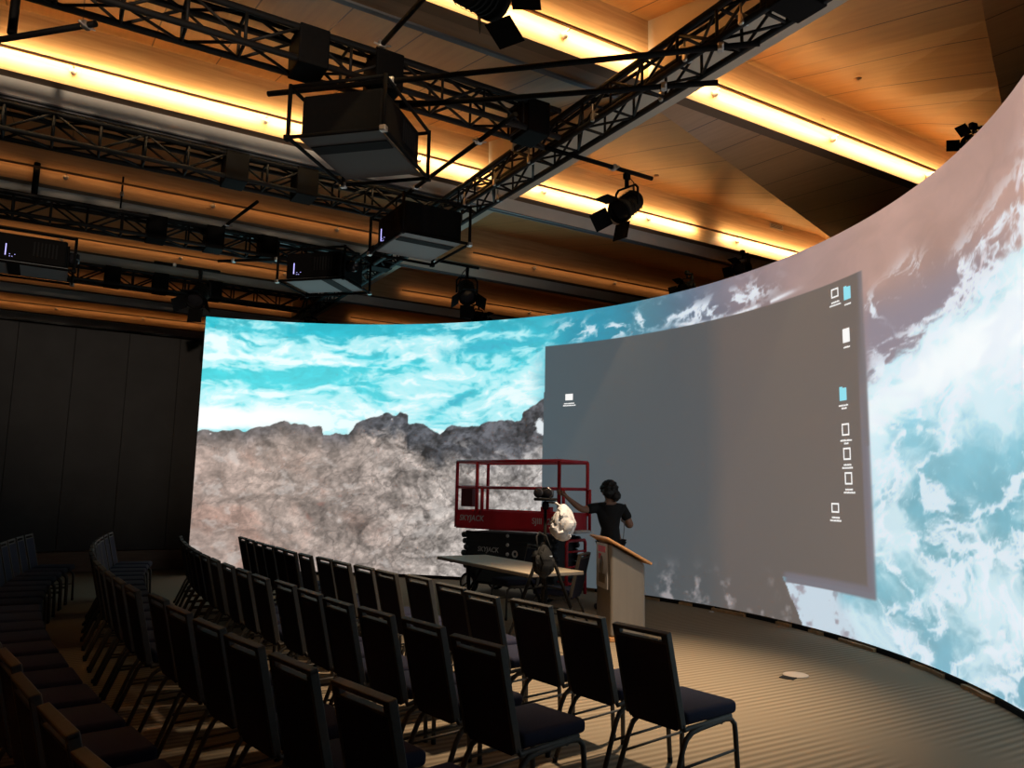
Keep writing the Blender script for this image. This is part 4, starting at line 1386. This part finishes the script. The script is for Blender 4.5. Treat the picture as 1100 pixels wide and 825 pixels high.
def hand(J, B, tag_, wrist, palm_dir, side_dir, curl_dir, curl=0.5, s=1.0):
    """palm and five separate bent fingers growing from a wrist joint"""
    w, f, sd, cd = Vector(wrist), Vector(palm_dir).normalized(), Vector(side_dir).normalized(), Vector(curl_dir).normalized()
    J[tag_ + 'palm'] = (tuple(w + f * 0.045 * s), 0.030, 0.018)
    J[tag_ + 'knk'] = (tuple(w + f * 0.085 * s), 0.034, 0.015)
    B += [(tag_ + 'w', tag_ + 'palm'), (tag_ + 'palm', tag_ + 'knk')]
    for i, (off, ln_) in enumerate(((0.030, 0.078), (0.010, 0.088), (-0.011, 0.082), (-0.031, 0.064))):
        ln_ *= s
        b0 = w + f * 0.088 * s + sd * off
        b1_ = b0 + (f * math.cos(curl) + cd * math.sin(curl)) * ln_ * 0.45
        b2_ = b1_ + (f * math.cos(2 * curl) + cd * math.sin(2 * curl)) * ln_ * 0.32
        b3_ = b2_ + (f * math.cos(2.8 * curl) + cd * math.sin(2.8 * curl)) * ln_ * 0.23
        J['%sf%da' % (tag_, i)] = (tuple(b0), 0.010, 0.010)
        J['%sf%db' % (tag_, i)] = (tuple(b1_), 0.0092, 0.0092)
        J['%sf%dc' % (tag_, i)] = (tuple(b2_), 0.0085, 0.0085)
        J['%sf%dd' % (tag_, i)] = (tuple(b3_), 0.0075, 0.0075)
        B += [(tag_ + 'knk', '%sf%da' % (tag_, i)), ('%sf%da' % (tag_, i), '%sf%db' % (tag_, i)), ('%sf%db' % (tag_, i), '%sf%dc' % (tag_, i)), ('%sf%dc' % (tag_, i), '%sf%dd' % (tag_, i))]
    t0 = w + f * 0.028 * s + sd * 0.034
    t1 = t0 + (f * 0.7 + sd * 0.6 + cd * 0.35).normalized() * 0.038 * s
    t2 = t1 + (f * 0.75 + sd * 0.15 + cd * 0.6).normalized() * 0.032 * s
    J[tag_ + 'ta'] = (tuple(t0), 0.012, 0.012)
    J[tag_ + 'tb'] = (tuple(t1), 0.0105, 0.0105)
    J[tag_ + 'tc'] = (tuple(t2), 0.009, 0.009)
    B += [(tag_ + 'palm', tag_ + 'ta'), (tag_ + 'ta', tag_ + 'tb'), (tag_ + 'tb', tag_ + 'tc')]


px_, py_ = cam_to_room(1.42, 10.95)
FACE = 59 + 12
P = empty('person', (px_, py_, 0), R(FACE - 90), 'person with dark curly hair and black tee shirt, seen from behind, reaching left', 'person')
J, B = {}, []
J['pel'] = ((0, 0, 0.98), 0.135, 0.098)
J['abd'] = ((0, 0.01, 1.12), 0.128, 0.092)
J['che'] = ((-0.01, 0.015, 1.30), 0.150, 0.100)
J['upc'] = ((-0.01, 0.0, 1.42), 0.130, 0.085)
J['nek'] = ((-0.01, 0.012, 1.51), 0.056, 0.056)
J['jaw'] = ((-0.02, 0.03, 1.585), 0.070, 0.078)
J['hed'] = ((-0.025, 0.022, 1.655), 0.076, 0.090)
J['crn'] = ((-0.025, 0.015, 1.72), 0.062, 0.074)
B += [('pel', 'abd'), ('abd', 'che'), ('che', 'upc'), ('upc', 'nek'), ('nek', 'jaw'), ('jaw', 'hed'), ('hed', 'crn')]
# left arm stretched out to the lift rail
J['lsh'] = ((-0.19, 0.01, 1.41), 0.062, 0.060)
J['lel'] = ((-0.41, -0.01, 1.375), 0.054, 0.052)
J['lfa'] = ((-0.50, 0.005, 1.435), 0.052, 0.048)
J['Lw'] = ((-0.63, 0.035, 1.545), 0.033, 0.028)
B += [('upc', 'lsh'), ('lsh', 'lel'), ('lel', 'lfa'), ('lfa', 'Lw')]
hand(J, B, 'L', (-0.63, 0.035, 1.545), (-0.72, 0.15, 0.55), (0.25, 0.35, 0.72), (-0.2, 0.9, -0.35), 0.35)
# right arm bent, hand holding a microphone up in front
J['rsh'] = ((0.18, 0.0, 1.40), 0.062, 0.060)
J['rel'] = ((0.285, -0.04, 1.165), 0.052, 0.052)
J['rfa'] = ((0.28, 0.07, 1.18), 0.050, 0.047)
J['Rw'] = ((0.275, 0.20, 1.215), 0.026, 0.023)
B += [('upc', 'rsh'), ('rsh', 'rel'), ('rel', 'rfa'), ('rfa', 'Rw')]
hand(J, B, 'R', (0.275, 0.20, 1.215), (0.05, 0.95, 0.25), (0.0, -0.2, 0.95), (1.0, 0.1, 0.0), 0.75)
for sgn, k in ((-1, 'l'), (1, 'r')):
    J[k + 'hip'] = ((sgn * 0.095, 0, 0.90), 0.098, 0.098)
    J[k + 'kne'] = ((sgn * 0.11, 0.02, 0.50), 0.062, 0.064)
    J[k + 'cal'] = ((sgn * 0.115, -0.01, 0.34), 0.058, 0.060)
    J[k + 'ank'] = ((sgn * 0.12, -0.02, 0.09), 0.038, 0.042)
    J[k + 'hee'] = ((sgn * 0.12, -0.03, 0.045), 0.038, 0.036)
    J[k + 'toe'] = ((sgn * 0.13, 0.17, 0.035), 0.036, 0.026)
    B += [('pel', k + 'hip'), (k + 'hip', k + 'kne'), (k + 'kne', k + 'cal'), (k + 'cal', k + 'ank'), (k + 'ank', k + 'hee'), (k + 'hee', k + 'toe')]
body = skin_mesh('body', M_['skin'], P, J, B, 2)


def clothes(name, mat, keys, extra, grow):
    jj, bb = {}, []
    for k in keys:
        p, rx, ry = J[k]
        jj[k] = (p, rx + grow, ry + grow)
    for k, v in extra.items():
        jj[k] = v
    return jj


tj = clothes('shirt', None, ['abd', 'che', 'upc', 'lsh', 'rsh'], {}, 0.016)
tj['hem'] = ((0, 0, 0.97), 0.205, 0.150)
tj['he2'] = ((0, 0, 0.84), 0.205, 0.150)
tj['abd'] = ((0, 0.01, 1.12), 0.200, 0.142)
tj['che'] = ((-0.01, 0.015, 1.30), 0.200, 0.138)
tj['col'] = ((-0.01, 0.008, 1.478), 0.070, 0.070)
tj['lsl'] = ((-0.355, -0.004, 1.384), 0.084, 0.080)
tj['rsl'] = ((0.255, -0.025, 1.235), 0.084, 0.082)
order = {k: tj[k] for k in ('che', 'abd', 'hem', 'he2', 'upc', 'col', 'lsh', 'lsl', 'rsh', 'rsl')}
skin_mesh('tee_shirt', M_['shirt'], P, order, [('che', 'abd'), ('abd', 'hem'), ('hem', 'he2'), ('che', 'upc'), ('upc', 'col'), ('upc', 'lsh'), ('lsh', 'lsl'), ('upc', 'rsh'), ('rsh', 'rsl')], 2)
jj = {'pel': ((0, 0, 0.985), 0.160, 0.118)}
bb = []
for k in 'lr':
    for q, g in (('hip', 0.014), ('kne', 0.02), ('cal', 0.018), ('ank', 0.024)):
        p, rx, ry = J[k + q]
        jj[k + q] = (p, rx + g, ry + g)
    bb += [('pel', k + 'hip'), (k + 'hip', k + 'kne'), (k + 'kne', k + 'cal'), (k + 'cal', k + 'ank')]
skin_mesh('trousers', M_['jeans'], P, jj, bb, 2)
for sgn, k in ((-1, 'l'), (1, 'r')):
    sh = MB()
    sh.box((sgn * 0.125, 0.065, 0.042), (0.10, 0.29, 0.082), Matrix.Rotation(R(-sgn * 3), 3, 'Z'), 0.035, 4, True)
    sh.build('shoe', M_['rubber'], P)
# face: nose, ears, eyes, mouth kept with the head; curly hair gathered at the nape
fc = MB()
fc.lathe([(0.0, 0.03), (0.012, 0.012), (0.016, -0.012), (0.0, -0.018)], 10, Matrix.Translation((-0.025, 0.118, 1.635)))
for sx in (-1, 1):
    fc.lathe([(0.0, -0.012), (0.022, -0.008), (0.026, 0.0), (0.018, 0.010), (0.0, 0.008)], 12, Matrix.Translation((-0.022 + sx * 0.088, 0.018, 1.64)) @ Matrix.Rotation(R(90), 4, 'Y') @ Matrix.Scale(1.4, 4, (1, 0, 0)))
fc.build('nose_and_ears', M_['skin'], P)
ey = MB()
for sx in (-1, 1):
    ey.lathe([(0.0, -0.012), (0.010, -0.006), (0.012, 0.0), (0.010, 0.006), (0.0, 0.012)], 10, Matrix.Translation((-0.025 + sx * 0.032, 0.098, 1.665)))
ey.build('eyes', M_['white'], P)
mo = MB()
mo.box((-0.022, 0.108, 1.588), (0.045, 0.012, 0.010), bevel=0.004)
mo.build('mouth', M_['red'], P)
hr = bmesh.new()
rn = random.Random(5)


def lump(c, r, sub=2):
    g = bmesh.ops.create_icosphere(hr, subdivisions=sub, radius=1.0)
    for v in g['verts']:
        w = 1 + 0.10 * math.sin(9 * v.co.x + 3 * c[0] * 50) * math.sin(8 * v.co.y) + 0.08 * math.sin(11 * v.co.z)
        v.co = Vector(c) + Vector((v.co.x * r[0] * w, v.co.y * r[1] * w, v.co.z * r[2] * w))


lump((-0.022, -0.005, 1.685), (0.118, 0.116, 0.104), 4)
lump((-0.030, -0.045, 1.640), (0.104, 0.080, 0.096), 3)
lump((0.055, -0.075, 1.580), (0.065, 0.060, 0.075), 3)
for k in range(46):
    a, e = rn.uniform(0, 6.28), rn.uniform(-0.5, 1.45)
    d = Vector((math.cos(a) * math.cos(e), math.sin(a) * math.cos(e), math.sin(e)))
    if d.y > 0.35 and d.z < 0.35:
        continue
    lump((-0.022 + d.x * 0.110, -0.005 + d.y * 0.108, 1.684 + d.z * 0.098), (0.026, 0.026, 0.026), 2)
for k in range(12):
    lump((0.045 + rn.uniform(-0.045, 0.045), -0.08 + rn.uniform(-0.03, 0.03), 1.58 + rn.uniform(-0.075, 0.06)), (0.02, 0.02, 0.022), 2)
me = bpy.data.meshes.new('curly_hair')
for f in hr.faces:
    f.smooth = True
hr.to_mesh(me)
hr.free()
me.materials.append(M_['hair'])
o = bpy.data.objects.new('curly_hair', me)
C.objects.link(o)
o.parent = P
# the microphone in the right hand, its cable falling to the floor
Pm = Matrix.Translation((px_, py_, 0)) @ Matrix.Rotation(R(FACE - 90), 4, 'Z')
mic_at = Pm @ Vector((0.322, 0.315, 1.20))
mc = empty('hand_microphone', mic_at, R(FACE - 90), 'black microphone on a thin stick held up by the person', 'microphone')
mb = MB()
mb.tube((0, 0, 0.02), (0.01, 0, 0.16), 0.0085, 8)
mb.build('stick', M_['tyre'], mc)
mb = MB()
mb.lathe([(0.0, 0.15), (0.016, 0.155), (0.019, 0.18), (0.020, 0.235), (0.014, 0.255), (0.0, 0.26)], 14, Matrix.Translation((0.01, 0, 0)))
mb.build('microphone_head', M_['rubber'], mc)
mb = MB()
mb.path([(0, 0, 0.02), (0.0, 0.01, -0.1), (-0.03, 0.03, -0.5), (-0.06, 0.04, -0.9), (-0.07, 0.06, -1.15), (-0.06, 0.12, -1.193), (0.1, 0.2, -1.194), (0.3, 0.22, -1.194)], 0.005, 6)
mb.build('cable', M_['tabledge'], mc)

# ------------------------------------------------------------------ small things on the floor
t = empty('floor_box', (6.01, 4.91, 0), R(20), 'small pale floor box lid with a dark hatch on the carpet at right', 'floor box')
fb = MB()
fb.lathe([(0.0, 0.0), (0.11, 0.0), (0.115, 0.006), (0.105, 0.012), (0.0, 0.012)], 28, Matrix.Translation((0.05, 0, 0.001)))
fb.build('lid', M_['pale_lid'], t)
MB().box((-0.10, 0.02, 0.005), (0.10, 0.13, 0.008), bevel=0.003).build('hatch', M_['rubber'], t)
tp = MB()
tp.lathe([(0.0, 0.0), (0.035, 0.0), (0.03, 0.012), (0.0, 0.016)], 14, Matrix.Translation((8.10, 7.98, 0.001)))
tag(tp.build('tape_scrap', M_['white']), 'small white scrap on the carpet before the screen foot', 'scrap')

vt = empty('ceiling_vent', (10.7, 8.848, 6.33), 0, 'small grey slotted vent on the maple face of the second beam', 'vent')
vb = MB()
vb.box((0, -0.012, 0), (0.34, 0.012, 0.085), bevel=0.004)
vb.build('plate', M_['silver'], vt)
vs = MB()
for k in range(3):
    vs.box((0, -0.020, -0.024 + 0.024 * k), (0.29, 0.004, 0.010))
vs.build('slots', M_['tabledge'], vt)
for (q, lab) in (((7.28, 4.86, 6.198), 'small round sensor on the golden ceiling panels at upper right'), ((7.20, 8.05, 6.185), 'small round sensor on the golden panel above the lone spotlight')):
    sn = MB()
    sn.lathe([(0.0, -0.014), (0.024, -0.013), (0.038, -0.006), (0.04, 0.0), (0.0, 0.0)], 16)
    o = sn.build('ceiling_sensor', M_['orange_wood'])
    o.location = (q[0], q[1], q[2] - 0.01)
    tag(o, lab, 'sensor')

# ------------------------------------------------------------------ camera
cam = bpy.data.cameras.new('view')
cam.sensor_width = 36.0
cam.sensor_fit = 'HORIZONTAL'
cam.lens = 826 / 1100 * 36
cam.clip_start = 0.05
cam.clip_end = 200
co = bpy.data.objects.new('view', cam)
C.objects.link(co)
pt, rl, yw = R(7.75), R(1.1), R(31)


def c2w(v):
    x, y = cam_to_room(v[0], v[1])
    return Vector((x, y, v[2]))


fwd = Vector((0, math.cos(pt), math.sin(pt)))
up0 = Vector((0, -math.sin(pt), math.cos(pt)))
rt0 = Vector((1, 0, 0))
rt = rt0 * math.cos(rl) + up0 * math.sin(rl)
up = up0 * math.cos(rl) - rt0 * math.sin(rl)
rt, up, fwd = c2w(rt), c2w(up), c2w(fwd)
mw = Matrix(((rt.x, up.x, -fwd.x, 0), (rt.y, up.y, -fwd.y, 0), (rt.z, up.z, -fwd.z, 1.65), (0, 0, 0, 1)))
co.matrix_world = mw
SC.camera = co

# ------------------------------------------------------------------ light: two added spots without fixtures, over the stage and behind the camera, faint ambience
def spot(name, loc, aim, power, col, size, soft, blend=0.8):
    l = bpy.data.lights.new(name, 'SPOT')
    l.energy = power
    l.color = col
    l.spot_size = R(size)
    l.spot_blend = blend
    l.shadow_soft_size = soft
    o = bpy.data.objects.new(name, l)
    C.objects.link(o)
    o.location = loc
    d = Vector(aim) - Vector(loc)
    o.rotation_euler = d.to_track_quat('-Z', 'Y').to_euler()
    return o


spot('added_downlight', (5.05, 5.3, 5.0), (4.05, 5.65, 0), 2050, (1.0, 0.745, 0.49), 66, 0.12, 0.9)  # added spot, no fixture: makes the warm pool on chairs and floor
spot('added_wash', (-2.0, -3.4, 5.0), (0.6, 9.0, 5.62), 2700, (1.0, 0.80, 0.60), 34, 0.2)  # added spot behind the camera, brightens the plaster drop faces

w = bpy.data.worlds.new('World')
SC.world = w
w.use_nodes = True
w.node_tree.nodes['Background'].inputs['Color'].default_value = (0.30, 0.22, 0.16, 1)
w.node_tree.nodes['Background'].inputs['Strength'].default_value = 0.01

SC.view_settings.view_transform = 'Standard'
SC.view_settings.look = 'None'
SC.view_settings.gamma = 1.0
SC.view_settings.exposure = 0.0
SC.view_settings.use_curve_mapping = False
SC.cycles.use_denoising = True
SC.cycles.max_bounces = 8
SC.cycles.diffuse_bounces = 5
SC.cycles.sample_clamp_indirect = 6.0
